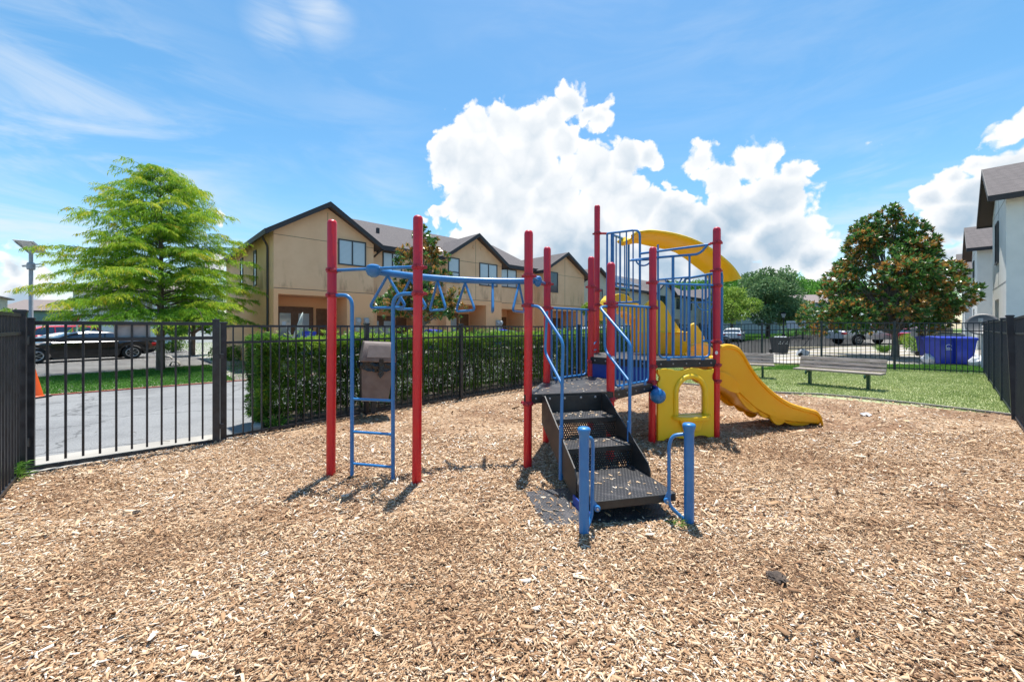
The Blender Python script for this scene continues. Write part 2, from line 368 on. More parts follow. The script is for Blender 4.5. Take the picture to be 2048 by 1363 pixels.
# frame of the playground lot
A0 = G(446, 880); A1 = G(733, 828); A2 = G(922, 798)
dL = (A2-A0).normalized(); dL.z = 0; dL.normalize(); nL = Vector((-dL.y, dL.x, 0))
def Lp(s, off=0, z=0): p = A0+dL*s+nL*off; return Vector((p.x, p.y, gz(p.x)+z))
def mulch_mat():
    m = bpy.data.materials.new('wood_mulch_bed'); m.use_nodes = True; N = NT(m.node_tree); b = m.node_tree.nodes['Principled BSDF']
    tc = N.n('ShaderNodeTexCoord'); v = tc.outputs['Object']
    cols = None; hs = None
    big = N.noise(v, .9, 5, .6)
    for i, (a, sx) in enumerate(((20, 1), (80, 1.1), (140, .9), (-35, 1.2))):
        mp = N.n('ShaderNodeMapping', i={'Rotation': (0, 0, R(a)), 'Scale': (26*sx, 85*sx, 1), 'Location': (i*7.3, i*3.1, 0)}); N.l(v, mp.inputs[0])
        vo = N.n('ShaderNodeTexVoronoi', voronoi_dimensions='2D', i={'Scale': 1.0}); N.l(mp.outputs[0], vo.inputs['Vector'])
        sp = N.n('ShaderNodeSeparateColor'); N.l(vo.outputs['Color'], sp.inputs[0])
        cr = N.n('ShaderNodeValToRGB'); el = cr.color_ramp.elements
        for k in range(3): el.new(.5)
        for e, (p, c) in zip(el, ((0, (.10, .055, .03)), (.3, (.30, .17, .085)), (.6, (.46, .29, .16)), (.85, (.62, .44, .28)), (1, (.75, .62, .47)))): e.position = p; e.color = (*c, 1)
        N.l(sp.outputs[0], cr.inputs[0])
        h = N.m('SUBTRACT', sp.outputs[1], N.m('MULTIPLY', vo.outputs['Distance'], .9))
        if cols is None: cols, hs = cr.outputs[0], h
        else:
            f = N.m('GREATER_THAN', h, hs); cols = N.mix(f, cols, cr.outputs[0]); hs = N.m('MAXIMUM', hs, h)
    dk = N.mix(N.ss(big.outputs[0], .42, .62), (1, 1, 1), (.62, .52, .45))
    mm = N.n('ShaderNodeMix', data_type='RGBA', blend_type='MULTIPLY'); mm.inputs[0].default_value = 1; N.l(cols, mm.inputs[6]); N.l(dk, mm.inputs[7])
    N.l(mm.outputs[2], b.inputs['Base Color']); b.inputs['Roughness'].default_value = .85
    bp = N.n('ShaderNodeBump', i={'Strength': .9, 'Distance': .012}); N.l(hs, bp.inputs['Height']); N.l(bp.outputs[0], b.inputs['Normal'])
    return m
MULCH = mulch_mat()
cornerL = Vector((-5.44, 4.4, 0))
B1, B2, B3 = G(1560, 787), G(1700, 795), G(2020, 832)
Bl = B1+(B1-B3)*1.55
sheet('mulch_bed_ground', [(-5.5, 4.35), (A0.x, A0.y), tuple(Lp(9.2))[:2], (Bl.x, Bl.y), (B1.x, B1.y), (B3.x+.15, B3.y-.1), (11.5, 4.5), (14, -3), (-9, -3)], .006, MULCH, px=False)
RC = G(1970, 748)
FC = Vector((9.2, 19.6, 0))
sheet('play_lawn_ground', [(Bl.x, Bl.y), tuple(Lp(9.2))[:2], (2.1, 12.3), (FC.x, FC.y), (RC.x, RC.y), (B3.x+.6, B3.y-.3), (B3.x+.1, B3.y), (B1.x, B1.y)], .002, DRYG, px=False)
mb = MB(); bp_ = [Bl, B1, G(1640, 790), B2, G(1850, 811), B3+Vector((.1, -.08, 0))]
for a, b in zip(bp_, bp_[1:]): mb.bar(a+Vector((0, 0, .015)), b+Vector((0, 0, .015)), .07, .06)
o = mb.build('timber_edging', mat('weathered_grey_timber', (.30, .27, .25), .85, (.20, .17, .15), 14, .5, 60, stretch=(1, 1, 8)))
tag(o, 'low grey timber edging between wood chips and lawn', 'edging')
# apron, lane, strip, driveway
sheet('concrete_apron', [(-260, 1080), (-40, 958), (60, 944), (440, 886), (446, 881), (424, 868), (70, 914), (-60, 935), (-330, 1010)], .010, CONC)
lane = sheet('asphalt_lane', [tuple(Lp(-2.6, -.1))[:2], tuple(Lp(16.5, -.0))[:2], tuple(Lp(17, 3.9))[:2]] + [tuple(G(*p))[:2] for p in ((469, 762), (97, 790.5), (-300, 826), (-900, 900))] + [(-11.5, 3.0), (-8, 2.4)], -.008, ASPH, px=False)
sheet('planting_bed_ground', [tuple(Lp(.45, .02))[:2], tuple(Lp(16.5, .02))[:2], tuple(Lp(16.5, 1.45))[:2], tuple(Lp(1.0, 1.45))[:2]], .02, BARK, px=False)
mb = MB(); mb.bar(Lp(.95, 1.5, .03), Lp(16.5, 1.5, .03), .14, .12); mb.bar(Lp(.45, .12, .03), Lp(.95, 1.5, .03), .14, .12)
o = mb.build('bed_kerb', CONC, bevel=.015); o['kind'] = 'structure'
mb = MB(); kp = [G(469, 762), G(97, 790.5), G(-300, 826)]; kp.insert(0, kp[0]+dL*9)
for a, b in zip(kp, kp[1:]): mb.bar(a+Vector((0, 0, .0)), b+Vector((0, 0, .0)), .06, .05)
o = mb.build('red_painted_kerb', mat('red_kerb_paint', (.42, .06, .04), .8, (.5, .2, .15), 12)); o['kind'] = 'structure'
sheet('driveway', [(-900, 860), (-300, 790), (79, 754.5), (419, 729.6), (424, 725), (337, 682.5), (290, 672), (-100, 680), (-700, 692)], -.012, mat('driveway_concrete', (.40, .385, .36), .85, (.30, .285, .27), .7, .15, 60, ndetail=9))
sheet('far_street', [(-900, 672), (240, 664.5), (460, 662), (460, 660.2), (240, 661.6), (-900, 665)], -.012, CONC)
sheet('tree_pit_ground', [G(235, 747)[:2], G(300, 741)[:2], G(372, 736.5)[:2], G(380, 741)[:2], G(330, 747)[:2], G(262, 752)[:2]], -.006, BARK, px=False)
sheet('footpath', [(290, 662.5), (520, 661.5), (520, 663.2), (290, 664.8)], -.006, CONC)
# far right: paved yard, street
sheet('street', [(1395, 690), (1560, 715), (1850, 712), (1760, 690), (1665, 668), (1650, 660), (1610, 662), (1590, 671), (1500, 668), (1395, 664)], -.012, asphalt('street_asphalt', (.26, .26, .262), (.38, .38, .375)))
sheet('paved_yard', [(1395, 716), (1400, 741), (1860, 729), (1960, 724), (1960, 700), (1850, 695), (1700, 692), (1560, 703), (1480, 712)], -.008, mat('yard_concrete', (.44, .41, .37), .85, (.30, .27, .24), 1.5, .2, 50, ndetail=9))
for i in range(7):
    y0 = 693+i*5.2+i*i*.25
    sheet('turf_strip_ground', [(1545+12*(i % 3), y0+2.2), (1700, y0+1), (1838, y0-1.0), (1838, y0-2.1), (1700, y0-.5-.3*i), (1545, y0+1.0)], -.004, mat('turf_strip_green', (.20, .21, .10), .95, (.28, .20, .12), 3, .5, 40, ndetail=8))
sheet('garage_drives', [(1480, 661), (1640, 661), (1760, 664), (1760, 668), (1480, 667)], -.006, CONC)
# ================================================================= WOOD CHIPS
CHIP = ramp_mat('wood_chip', [(0, (.105, .055, .032)), (.2, (.25, .135, .07)), (.42, (.43, .255, .135)), (.65, (.57, .375, .22)), (.85, (.72, .55, .37)), (1, (.79, .71, .61))], .75)
def in_poly(x, y, poly):
    c = np.zeros(len(x), bool); n = len(poly)
    for i in range(n):
        x1, y1 = poly[i][:2]; x2, y2 = poly[(i+1) % n][:2]
        c ^= ((y1 > y) != (y2 > y)) & (x < (x2-x1)*(y-y1)/(y2-y1+1e-12)+x1)
    return c
mulch_poly = [(-5.45, 4.37), (A0.x, A0.y), tuple(Lp(9.2)), (Bl.x, Bl.y), (B1.x, B1.y), (B2.x, B2.y), (B3.x, B3.y), (11.5, 4.5), (12, -1), (-9, -1)]
MATP = [tuple(G(*p)) for p in ((1051, 987), (1137, 979), (1300, 982), (1338, 1042), (1090, 1056))]
def dark_patch(x, y):
    f = 0
    for cx, cy, r, w in ((G(880,1080).x, G(880,1080).y, .55, .5), (G(1580,1160).x, G(1580,1160).y, .35, .6), (G(1560,920).x, G(1560,920).y, .7, .5), (G(330,1090).x, G(330,1090).y, .5, .5), (G(900,1230).x, G(900,1230).y, .35, .6), (G(640,1300).x, G(640,1300).y, .3, .6), (G(1500,830).x, G(1500,830).y, 1.0, .35), (G(200, 1160).x, G(200, 1160).y, .4, .4), (G(1750, 1060).x, G(1750, 1060).y, .4, .5)):
        f = np.maximum(f, w*np.exp(-((x-cx)**2+(y-cy)**2)/r**2))
    return f
def chips(n, y0, y1, box, size, lift):
    y = np.sqrt(RNG.uniform(y0*y0, y1*y1, n)) if not box else RNG.uniform(y0, y1, n)
    x = RNG.uniform(-1.36, 1.36, n)*y + RNG.normal(size=n)*.3
    k = in_poly(x, y, mulch_poly) & ~(in_poly(x, y, MATP) & (RNG.uniform(size=n) < .80))
    rv = x*.7; x, y = x[k], y[k]; n = len(x)
    L = size*np.exp(RNG.normal(0, .42, n)); W = L*RNG.uniform(.14, .40, n); T = np.minimum(L*RNG.uniform(.03, .09, n), .0022)
    yaw = RNG.uniform(0, 2*np.pi, n); pit = RNG.normal(0, .26, n); rol = RNG.normal(0, .42, n)
    dp = dark_patch(x, y)
    wave = .5+.5*np.sin(x*2.1+1.3*np.sin(y*1.7)+.6)*np.sin(y*2.6+1.1*np.sin(x*1.3))
    dp = np.maximum(dp, .28*np.clip(wave-.55, 0, 1)/.45)
    small = RNG.uniform(size=n) < dp*1.0
    L = np.where(small, L*.6, L); W = np.where(small, W*.6, W)
    big_ = RNG.uniform(size=n) < .03; L = np.where(big_, L*1.9, L); W = np.where(big_, W*1.6, W)
    c = np.clip(RNG.beta(1.7, 1.35, n)+.04 - dp*.40, 0, 1)
    d = np.stack([np.cos(yaw)*np.cos(pit), np.sin(yaw)*np.cos(pit), np.sin(pit)], 1)
    s = np.stack([-np.sin(yaw)*np.cos(rol), np.cos(yaw)*np.cos(rol), np.sin(rol)], 1); u = np.cross(d, s)
    C = np.stack([x, y, SL*x + .004 + lift*RNG.uniform(0, 1, n) + np.abs(np.sin(pit))*L*.35 + .006*np.sin(x*5)*np.sin(y*6)+.008], 1)
    a, b_, t = d*L[:, None]/2, s*W[:, None]/2, u*T[:, None]/2
    tap = RNG.uniform(.35, 1, (n, 1)); sk = RNG.normal(0, .3, (n, 1))*b_
    v = [C-a-b_*tap-t+sk, C+a-b_-t, C+a+b_-t, C-a+b_*tap-t+sk, C-a-b_*tap+t+sk, C+a-b_+t, C+a+b_+t, C-a+b_*tap+t+sk]
    return np.stack(v, 1), c
def chips_obj():
    Vs, Cs = [], []
    for a in ((120000, 1.2, 3.3, False, .0185, .013), (115000, 3.1, 6.0, False, .0235, .013), (45000, 5.8, 11.5, False, .036, .012)):
        v, c = chips(*a); Vs.append(v); Cs.append(c)
    V = np.concatenate(Vs); c = np.concatenate(Cs); n = len(V)
    q = np.array([(4,5,6,7),(0,1,5,4),(1,2,6,5),(2,3,7,6),(3,0,4,7)])
    Fc = (np.arange(n)[:, None, None]*8+q[None]).reshape(-1, 4)
    o = np_mesh('wood_chips', V.reshape(-1, 3), Fc, np.repeat(c, 5), CHIP)
    tag(o, 'tan and brown wood chips covering the play area floor', 'wood chips', kind='stuff')
chips_obj()
# ================================================================= GRASS BLADES
def blades(name, poly, n, L, W, m, label, dz=0, cbias=0, stripes=False):
    P = np.array([[p[0], p[1]] for p in poly]); lo, hi = P.min(0), P.max(0)
    x = RNG.uniform(lo[0], hi[0], n*3); y = RNG.uniform(lo[1], hi[1], n*3); k = in_poly(x, y, poly); x, y = x[k][:n], y[k][:n]; n = len(x)
    z = SL*x+dz
    D = np.stack([RNG.normal(0, .55, n), RNG.normal(0, .55, n), np.ones(n)], 1)
    r = RNG.uniform(0, .7, n)+.3*(.5+.5*np.sin(x*1.9+np.sin(y*2.3)*1.5)*np.sin(y*1.1+x*.7))+cbias
    V, Fc, A = leaves(np.stack([x, y, z], 1), D, L*RNG.uniform(.5, 1.2, n), W, np.clip(r, 0, 1), droop=.15)
    o = np_mesh(name, V, Fc, A, m); tag(o, label, 'grass', kind='stuff'); return o
GDRY = ramp_mat('dry_lawn_blade', [(0, (.15, .21, .05)), (.35, (.27, .35, .11)), (.7, (.40, .45, .19)), (1, (.54, .56, .31))], .7, .3)
GLUSH = ramp_mat('lush_grass_blade', [(0, (.035, .12, .012)), (.5, (.075, .22, .025)), (1, (.16, .34, .05))], .6, .3)
lawn_poly = [B1, G(1500, 781), G(1462, 771), Vector((6.0, 15.5, 0)), G(1440, 752), G(1524, 741), G(1645, 741), G(1789, 741), G(1970, 749), B3+Vector((.35, -.15, 0)), B3, B2]
lawn_poly = [(Bl.x, Bl.y), (2.2, 12.4), (FC.x, FC.y), (RC.x, RC.y), (B3.x+.5, B3.y-.25), (B3.x, B3.y), (B2.x, B2.y), (B1.x, B1.y)]
blades('lawn_grass', lawn_poly, 150000, .05, .012, GDRY, 'sparse sunlit lawn grass round the benches')
strip_poly = [G(469, 761), G(97, 790), G(-300, 825), G(-300, 790), G(79, 755), G(419, 730)]
blades('verge_grass', [tuple(p) for p in strip_poly], 60000, .08, .016, GLUSH, 'bright green verge grass between lane and driveway')
blades('garden_grass', [tuple(G(*p)) for p in ((424, 725), (419, 730), (469, 761), (560, 755), (560, 676), (337, 682))], 45000, .09, .02, GLUSH, 'bright green grass beside the tan building', cbias=.15)
blades('fence_grass', [tuple(G(*p)) for p in ((1440, 750), (1524, 740), (1645, 740), (1789, 739), (1972, 747), (1972, 733), (1800, 729), (1560, 732))], 26000, .08, .018, GLUSH, 'bright green grass strip just outside the far fence', cbias=.25)
blades('street_grass', [tuple(G(*p)) for p in ((1395, 684), (1480, 683), (1590, 672), (1610, 665), (1500, 664), (1395, 664))], 30000, .25, .07, GLUSH, 'mown green grass island on the far side of the street', cbias=.1)
# ================================================================= PLAY STRUCTURE
S_ = 1.0667
PS = dict(P1=(-1.867,4.123),P2=(-.929,3.899),P3=(.167,4.299),P4=(.448,5.222),P5=(1.152,5.881),P6=(1.811,5.176),P7=(1.107,4.518),P8=(1.433,6.804),P9=(2.751,5.395))
PS = {k: Vector((a*S_, b*S_, 0)) for k, (a, b) in PS.items()}
PTOP = dict(P1=2.79, P2=2.77, P3=2.72, P4=2.73, P5=2.72, P6=2.72, P7=2.39, P8=3.83, P9=3.05)
H1, H2 = .845, 1.155
th = 43.08
PW = thing('playground_structure', (1.2, 5.4, 0), 'red, blue and yellow play structure with decks, steps, slide and overhead ladder', 'play structure')
COLL = dict(P1=[2.235, 1.96], P2=[2.235, 1.96], P3=[2.20, 1.86, .74], P4=[2.215, 1.88, .74], P5=[2.25, 1.88, 1.08], P6=[2.23, 1.88, 1.07, .86],
            P7=[1.90, 1.86, .75], P8=[3.32, 2.28, 2.02, 1.07], P9=[2.83, 2.43, 2.21, 1.40, 1.07, .84])
def rnd_hex():
    pass
for k, p in PS.items():
    r = .048; H = PTOP[k]
    lean = Vector((.012*H*.6, 0, 0))
    prof = [(r, -.15), (r, H-.045), (r*.95, H-.025), (r*.75, H-.009), (r*.4, H)]
    mb = MB(); mb.lathe(p, prof, 24)
    for i in range(len(mb.v)):
        x, y, z = mb.v[i]; mb.v[i] = (x+.006*z, y, z)
    split = dict(P1=1.98, P2=1.98, P3=1.9, P4=1.9, P5=1.9, P6=1.9, P7=1.9, P8=2.3, P9=1.45)[k]
    post = part(mb, 'post', RED, PW, smooth=True)
    mb = MB(); mb.lathe(p+Vector((.006*split, 0, 0)), [(r+.0015, split), (r+.0015, H-.045), (r*.95+.0015, H-.024), (r*.75+.0015, H-.008), (r*.4, H+.002)], 24)
    part(mb, 'faded_sleeve', REDF, post, smooth=True)
    for z in COLL[k]:
        mb = MB(); c = p+Vector((.006*z, 0, z))
        mb.lathe(c, [(r+.004, -.026), (r+.013, -.024), (r+.013, -.008), (r+.021, -.006), (r+.021, .006), (r+.013, .008), (r+.013, .024), (r+.004, .026)], 20)
        for a in (20, 140, 260): mb.box(c+U(a)*(r+.028), (.035, .03, .03), rz=R(a))
        part(mb, 'clamp', REDC, post, bevel=.003)
# decks
def poly_deck(pts, ztop, t, name, out=.02):
    c = sum((Vector(q) for q in pts), Vector())/len(pts)
    P = [Vector(q)+(Vector(q)-c).normalized()*out for q in pts]
    mb = MB(); mb.prism([Vector((q.x, q.y, ztop)) for q in P], (0, 0, -.012))
    d = part(mb, name, DECKM, PW)
    mb = MB()
    for a, b in zip(P, P[1:]+P[:1]):
        mb.bar(Vector((a.x, a.y, ztop-t/2-.003)), Vector((b.x, b.y, ztop-t/2-.003)), .02, t)
    part(mb, 'deck_edge', BLKP, d)
    for a, b in zip(P, P[1:]+P[:1]):
        n = Vector((b.y-a.y, a.x-b.x, 0)).normalized()
        if n.dot((a+b)/2-c) < 0: n = -n
        if n.y > .3: continue
        for f in (.12, .3, .5, .7, .88):
            q = a*(1-f)+b*f; mb = MB(); mb.lathe(Vector((q.x, q.y, ztop-t*.5))+n*.012, [(.012, -.004), (.012, .003), (.008, .007)], 10, axis=n); part(mb, 'bolt', GALV, d)
    return d
P = PS
cdeck = U(th-90+60)
P10 = P['P9']+U(103)*1.0287; P11 = Vector((2.62, 7.75, 0))
poly_deck([P['P3'], P['P4'], P['P5'], P['P6'], P['P7']], H1, .10, 'lower_deck', .045)
poly_deck([P['P5'], P['P6'], P['P9'], P10, P11, P['P8']], H2, .10, 'upper_deck', .03)
# riser panel between decks
def edge(a, b, inset=.05):
    a = Vector(a); b = Vector(b); d = (b-a).normalized(); return a+d*inset, b-d*inset, d
a, b, d = edge(P['P5'], P['P6'])
mb = MB(); mb.bar(a+Vector((0, 0, (H1+H2)/2-.05)), b+Vector((0, 0, (H1+H2)/2-.05)), .03, H2-H1-.10)
part(mb, 'riser_panel', BLUED, PW)
# guard panels
def guard(a, b, z0, z1, nb, name='guard_rail', feet=True, out=0.0, r=.0165, rb=.012):
    A, B, d = edge(a, b, .055); n = Vector((d.y, -d.x, 0)); A += n*out; B += n*out
    q = .075
    A2 = A+d*.055; B2 = B-d*.055
    mb = MB(); mb.tube([A+Vector((0, 0, z1)), B+Vector((0, 0, z1))], r, 10)
    mb.tube(rnd_path([A2+Vector((0, 0, z1)), A2+Vector((0, 0, z0)), B2+Vector((0, 0, z0)), B2+Vector((0, 0, z1))], q, 6), r*.9, 10)
    fr = part(mb, name, BLUE, PW, smooth=True)
    mb = MB()
    for i in range(1, nb):
        q_ = A2.lerp(B2, i/nb); mb.tube([q_+Vector((0, 0, z0)), q_+Vector((0, 0, z1))], rb, 8)
    part(mb, 'bars', BLUE, fr, smooth=True)
    if feet:
        for f in (.16, .84):
            c = A2.lerp(B2, f)+Vector((0, 0, z0-.065)); ex = d
            pts = []
            for t_, rr in ((0, 1), (1, 1)): pass
            out_ = [(-.028, .06), (-.03, .022), (-.06, .015), (-.078, -.012), (-.066, -.042), (-.034, -.05), (-.012, -.04), (.012, -.04), (.034, -.05), (.066, -.042), (.078, -.012), (.06, .015), (.03, .022), (.028, .06)]
            mb = MB(); mb.prism([c+ex*x+Vector((0, 0, z))+n*.020 for x, z in out_], n*.012)
            part(mb, 'bracket', BLUE, fr, bevel=.003)
    return fr
guard(P['P6'], P['P9'], 1.19, 2.215, 7)
guard(P['P7'], P['P6'], .885, 1.885, 8)
guard(P['P5'], P['P4'], .885, 1.885, 7, feet=True)
# solid panel between P5 and P8
a, b, d = edge(P['P5'], P['P8'], .07)
mb = MB(); a2 = a; b2 = a.lerp(b, .42)
mb.prism([a2+Vector((0, 0, 1.30)), b2+Vector((0, 0, 1.30)), b2+Vector((0, 0, 2.14)), a2+Vector((0, 0, 2.27))], Vector((-d.y, d.x, 0))*.03)
part(mb, 'side_panel', BLUED, PW, bevel=.01)
mb = MB(); mb.tube([a+Vector((0, 0, 1.3)), P['P8']+Vector((0, 0, 1.36))], .014, 8); mb.tube([a+Vector((0, 0, 1.22)), P['P8']+Vector((0, 0, 1.22))], .014, 8)
part(mb, 'grab_bar', BLUE, PW, smooth=True)
# tall barrier panels
def frame_panel(a, b, z0, z1, nb, name='tall_barrier', rtop=.12, r=.02, rb=.0125):
    a = Vector(a); b = Vector(b)
    mb = MB(); mb.tube(rnd_path([a+Vector((0, 0, z1)), b+Vector((0, 0, z1)), b+Vector((0, 0, z0-.05))], rtop, 6), r, 10)
    mb.tube([a+Vector((0, 0, z0)), b+Vector((0, 0, z0))], r*.85, 10); mb.tube([a+Vector((0, 0, z0)), a+Vector((0, 0, z1))], r*.9, 10)
    o = part(mb, name, BLUE, PW, smooth=True)
    mb = MB()
    for i in range(1, nb):
        q = a.lerp(b, i/nb); mb.tube([q+Vector((0, 0, z0)), q+Vector((0, 0, z1))], rb, 8)
    part(mb, 'bars', BLUE, o, smooth=True); return o
frame_panel((1.70, 7.15, 0), (2.19, 6.85, 0), 2.05, 3.29, 5)
frame_panel((1.80, 7.22, 0), (2.26, 7.75, 0), 2.36, 3.29, 4, rtop=.03, r=.022)
mb = MB(); mb.tube([P['P8']+Vector((.02, 0, 3.32)), Vector((1.71, 7.15, 3.29))], .02, 8); part(mb, 'barrier_link', REDC, PW, smooth=True)
# diagonal rail from P9 across the deck
Q9 = P['P9']+Vector((-.07, .05, 0)); QL = Vector((2.06, 6.45, 0))
z1_ = 2.80
mb = MB()
mb.tube(rnd_path([AT(1281, 507, 6.45), AT(1417, 489, 5.82)], .05), .018, 10)
mb.tube(rnd_path([AT(1262, 520, 6.5), AT(1300, 516, 6.35), AT(1399, 508, 5.9), AT(1414, 491, 5.82)], .12, 8), .018, 10)
pr = part(mb, 'hoop_rail', BLUE, PW, smooth=True)
mb = MB(); mb.tube([AT(1417, 489, 5.82), AT(1428, 485, 5.78)], .017, 8); part(mb, 'rail_clamp', REDC, pr, smooth=True)
mb = MB()
for px, yt, yb, r_, Z in ((1316, 489, 600, .015, 6.3), (1346, 514, 712, .021, 6.1), (1379, 511, 712, .015, 5.95)):
    mb.tube([AT(px, yt, Z), AT(px, yb, Z)], r_, 10)
mb.tube([AT(1316, 559, 6.3), AT(1378, 554, 5.95)], .014, 8)
mb.tube([AT(1330, 558, 6.2), AT(1338, 575, 6.2)], .012, 8); mb.tube([AT(1364, 556, 6.05), AT(1357, 568, 6.05)], .012, 8)
part(mb, 'rail_uprights', BLUE, pr, smooth=True)
mb = MB()
def half_ring(c0, c1, sag, Z, n=12):
    pts = []
    for i in range(n+1):
        t = i/n; x = c0[0]+(c1[0]-c0[0])*(.5-.5*math.cos(math.pi*t)); y = c0[1]+(c1[1]-c0[1])*t+sag*math.sin(math.pi*t); pts.append(AT(x, y, Z))
    return pts
mb.tube(half_ring((1272, 519), (1302, 517), 13, 6.4), .013, 8); mb.tube([AT(1260, 521, 6.4), AT(1304, 519, 6.4)], .013, 8)
part(mb, 'hand_ring', BLUE, pr, smooth=True); mb = MB()
mb.tube([AT(1381, 605, 6.6), AT(1428, 604, 6.6)], .013, 8); mb.tube(half_ring((1393, 605), (1427, 604), 16, 6.6), .013, 8)
part(mb, 'hand_ring', BLUE, pr, smooth=True)
# slide entrance barrier on the right edge
e0 = P['P9']+U(13)*.20+U(103)*.12; e1 = e0+U(103)*.85
mb = MB(); mb.tube(rnd_path([e0+Vector((0, 0, 1.38)), e0+Vector((0, 0, 2.43)), e1+Vector((0, 0, 2.43)), e1+Vector((0, 0, 1.38))], .06), .02, 10)
mb.tube([e0+Vector((0, 0, 1.40)), e0.lerp(e1, .45)+Vector((0, 0, 1.40))], .02, 10)
hd = part(mb, 'slide_hood', BLUE, PW, smooth=True)
mb = MB()
for f in (.1, .2, .3, .4): q = e0.lerp(e1, f); mb.tube([q+Vector((0, 0, 1.4)), q+Vector((0, 0, 2.43))], .018, 8)
mb.tube([P['P9']+Vector((0, 0, 2.43)), e0+Vector((0, 0, 2.42))], .016, 8); mb.tube([P['P9']+Vector((0, 0, 1.4)), e0+Vector((0, 0, 1.40))], .016, 8)
part(mb, 'bars', BLUE, hd, smooth=True)
# handrails of the steps
def handrail(pts_out, pts_in, name='handrail'):
    mb = MB(); mb.tube(rnd_path(pts_out, .07, 6), .0165, 10); mb.tube(rnd_path(pts_in, .06, 6), .0155, 10)
    return part(mb, name, BLUE, PW, smooth=True)
dS = U(th-90+60-90); wS = U(th-90+60)      # outward from the deck / along the deck edge
handrail([P['P3']+Vector((0, -.0, 1.865)), AT(1080, 613, 4.45), AT(1126, 683, 4.05), AT(1121, 955, 3.93)],
         [AT(1094, 622, 4.42), AT(1090, 704, 4.42), AT(1124, 768, 4.05)])
handrail([P['P7']+Vector((0, 0, 1.865)), AT(1199, 614, 4.72), AT(1261, 687, 4.17), AT(1258, 930, 4.12)],
         [AT(1208, 622, 4.65), AT(1210, 700, 4.65), AT(1263, 768, 4.18)])
for px, yt, yb, Z in ((1122.5, 852, 958, 3.93), (1258.5, 842, 932, 4.12)):
    mb = MB(); mb.tube([AT(px, yt, Z), AT(px-1.0, yb, Z)], .0215, 12); part(mb, 'rail_sleeve', BLUE, PW, smooth=True)
# steps (local frame: x along the deck edge, y outward)
O = P['P3']+wS*.16+dS*.07
st_root = MB(); W_ = .72
stz = math.atan2(wS.y, wS.x)
def stl(mb, name, m, **kw):
    o = mb.build(name, m, PW, loc=O-Vector(PW.location), rz=stz, **kw); return o
# local y negative = outward
treads = [(.64, .30, .63), (.43, .63, .96), (.22, .96, 1.40)]
mb = MB(); mb.b2(0, W_, -.30, -.31+.30, .80, .81) if False else None
mb = MB()
mb.prism([(0, 0, H1-.01), (0, 0, .52), (0, -.92, .06), (0, -1.02, .06), (0, -1.02, .27), (0, -.98, .34), (0, -.10, H1)], (-.012, 0, 0))
mb.prism([(W_, 0, H1-.01), (W_, 0, .52), (W_, -.92, .06), (W_, -1.02, .06), (W_, -1.02, .27), (W_, -.98, .34), (W_, -.10, H1)], (.012, 0, 0))
stringer = stl(mb, 'stair_stringers', BLKP)
for i, (z, y0, y1) in enumerate(((.64, .0, .36), (.43, .36, .70), (.22, .70, 1.40))):
    mb = MB(); xa = 0 if i < 2 else 0
    mb.b2(.001, W_-.001, -y1, -y0, z-.012, z)
    tr = stl(mb, 'step', DECKM)
    mb = MB(); lip = .050 if i < 2 else .066
    mb.b2(.001, W_-.001, -y1-.008, -y1, z-lip, z+.001)
    if i == 2:
        mb.b2(-.008, 0, -y1, -y0-.32, z-lip, z+.001); mb.b2(W_, W_+.008, -y1, -y0-.32, z-lip, z+.001)
    mb.build('step_lip', BLKP, tr, bevel=.004)
    if i < 2:
        mb = MB(); mb.b2(.002, W_-.002, -y1+.012, -y1+.016, z-.21+.001, z-lip); stl(mb, 'riser', RISER)
mb = MB(); mb.b2(.002, W_-.002, -.012, -.006, .64, .82); stl(mb, 'riser', BLKP)
for x in (.08, .26, .46, .64):
    mb = MB(); mb.lathe((x, -.014, H1-.05), [(.014, -.004), (.014, .003), (.008, .008)], 10, axis=(0, -1, 0)); stl(mb, 'bolt', GALV)
mb = MB(); mb.b2(.03, W_-.03, -1.02, -1.016, .01, .20); stl(mb, 'riser', RISER)
mb = MB(); mb.b2(-.03, -.012, -1.36, -.98, .0, .11); mb.b2(.03, .2, -1.37, -1.2, .0, .02); stl(mb, 'base_plate', BLUED, bevel=.008)
# bollards at the foot of the steps
for (bx, by), top, loop, brk in (((1168, 1068), .83, [(1170, 872, 3.12), (1184, 876, 3.17), (1186, 890, 3.18), (1184, 1030, 3.18), (1174, 1056, 3.12)], (1193, 1013, 3.2)),
                            ((1378, 1048), .82, [(1374, 867, 3.26), (1345, 870, 3.28), (1338, 890, 3.29), (1338, 1010, 3.29), (1366, 1036, 3.27)], (1331, 998, 3.31))):
    g_ = G(bx, by); r = .039
    mb = MB(); mb.lathe(g_, [(r, -.1), (r, top-.10), (r*.98, top-.075), (r*1.12, top-.05), (r*1.3, top-.028), (r*1.3, top-.012), (r*1.1, top-.002), (r*.5, top+.004)], 24)
    bo = part(mb, 'bollard', BLUE, PW, smooth=True)
    mb = MB(); mb.tube(rnd_path([AT(*q) for q in loop], .05, 5), .0145, 10)
    part(mb, 'grab_handle', BLUE, bo, smooth=True)
    mb = MB(); c = AT(*brk); mb.lathe(c+Vector((0, -.03, 0)), [(.024, -.02), (.026, .0), (.022, .012)], 14, axis=(-.2, -1, .1)); mb.bar(c+Vector((0, -.01, 0)), AT(loop[3][0], brk[1]-12, loop[3][2]), .02, .035)
    part(mb, 'handle_bracket', BLUE, bo, smooth=True)
    mb = MB(); mb.lathe(c+Vector((0, -.045, 0)), [(.011, -.006), (.011, .006), (.006, .01)], 10, axis=(-.2, -1, .1)); part(mb, 'bracket_bolt', GALV, bo)
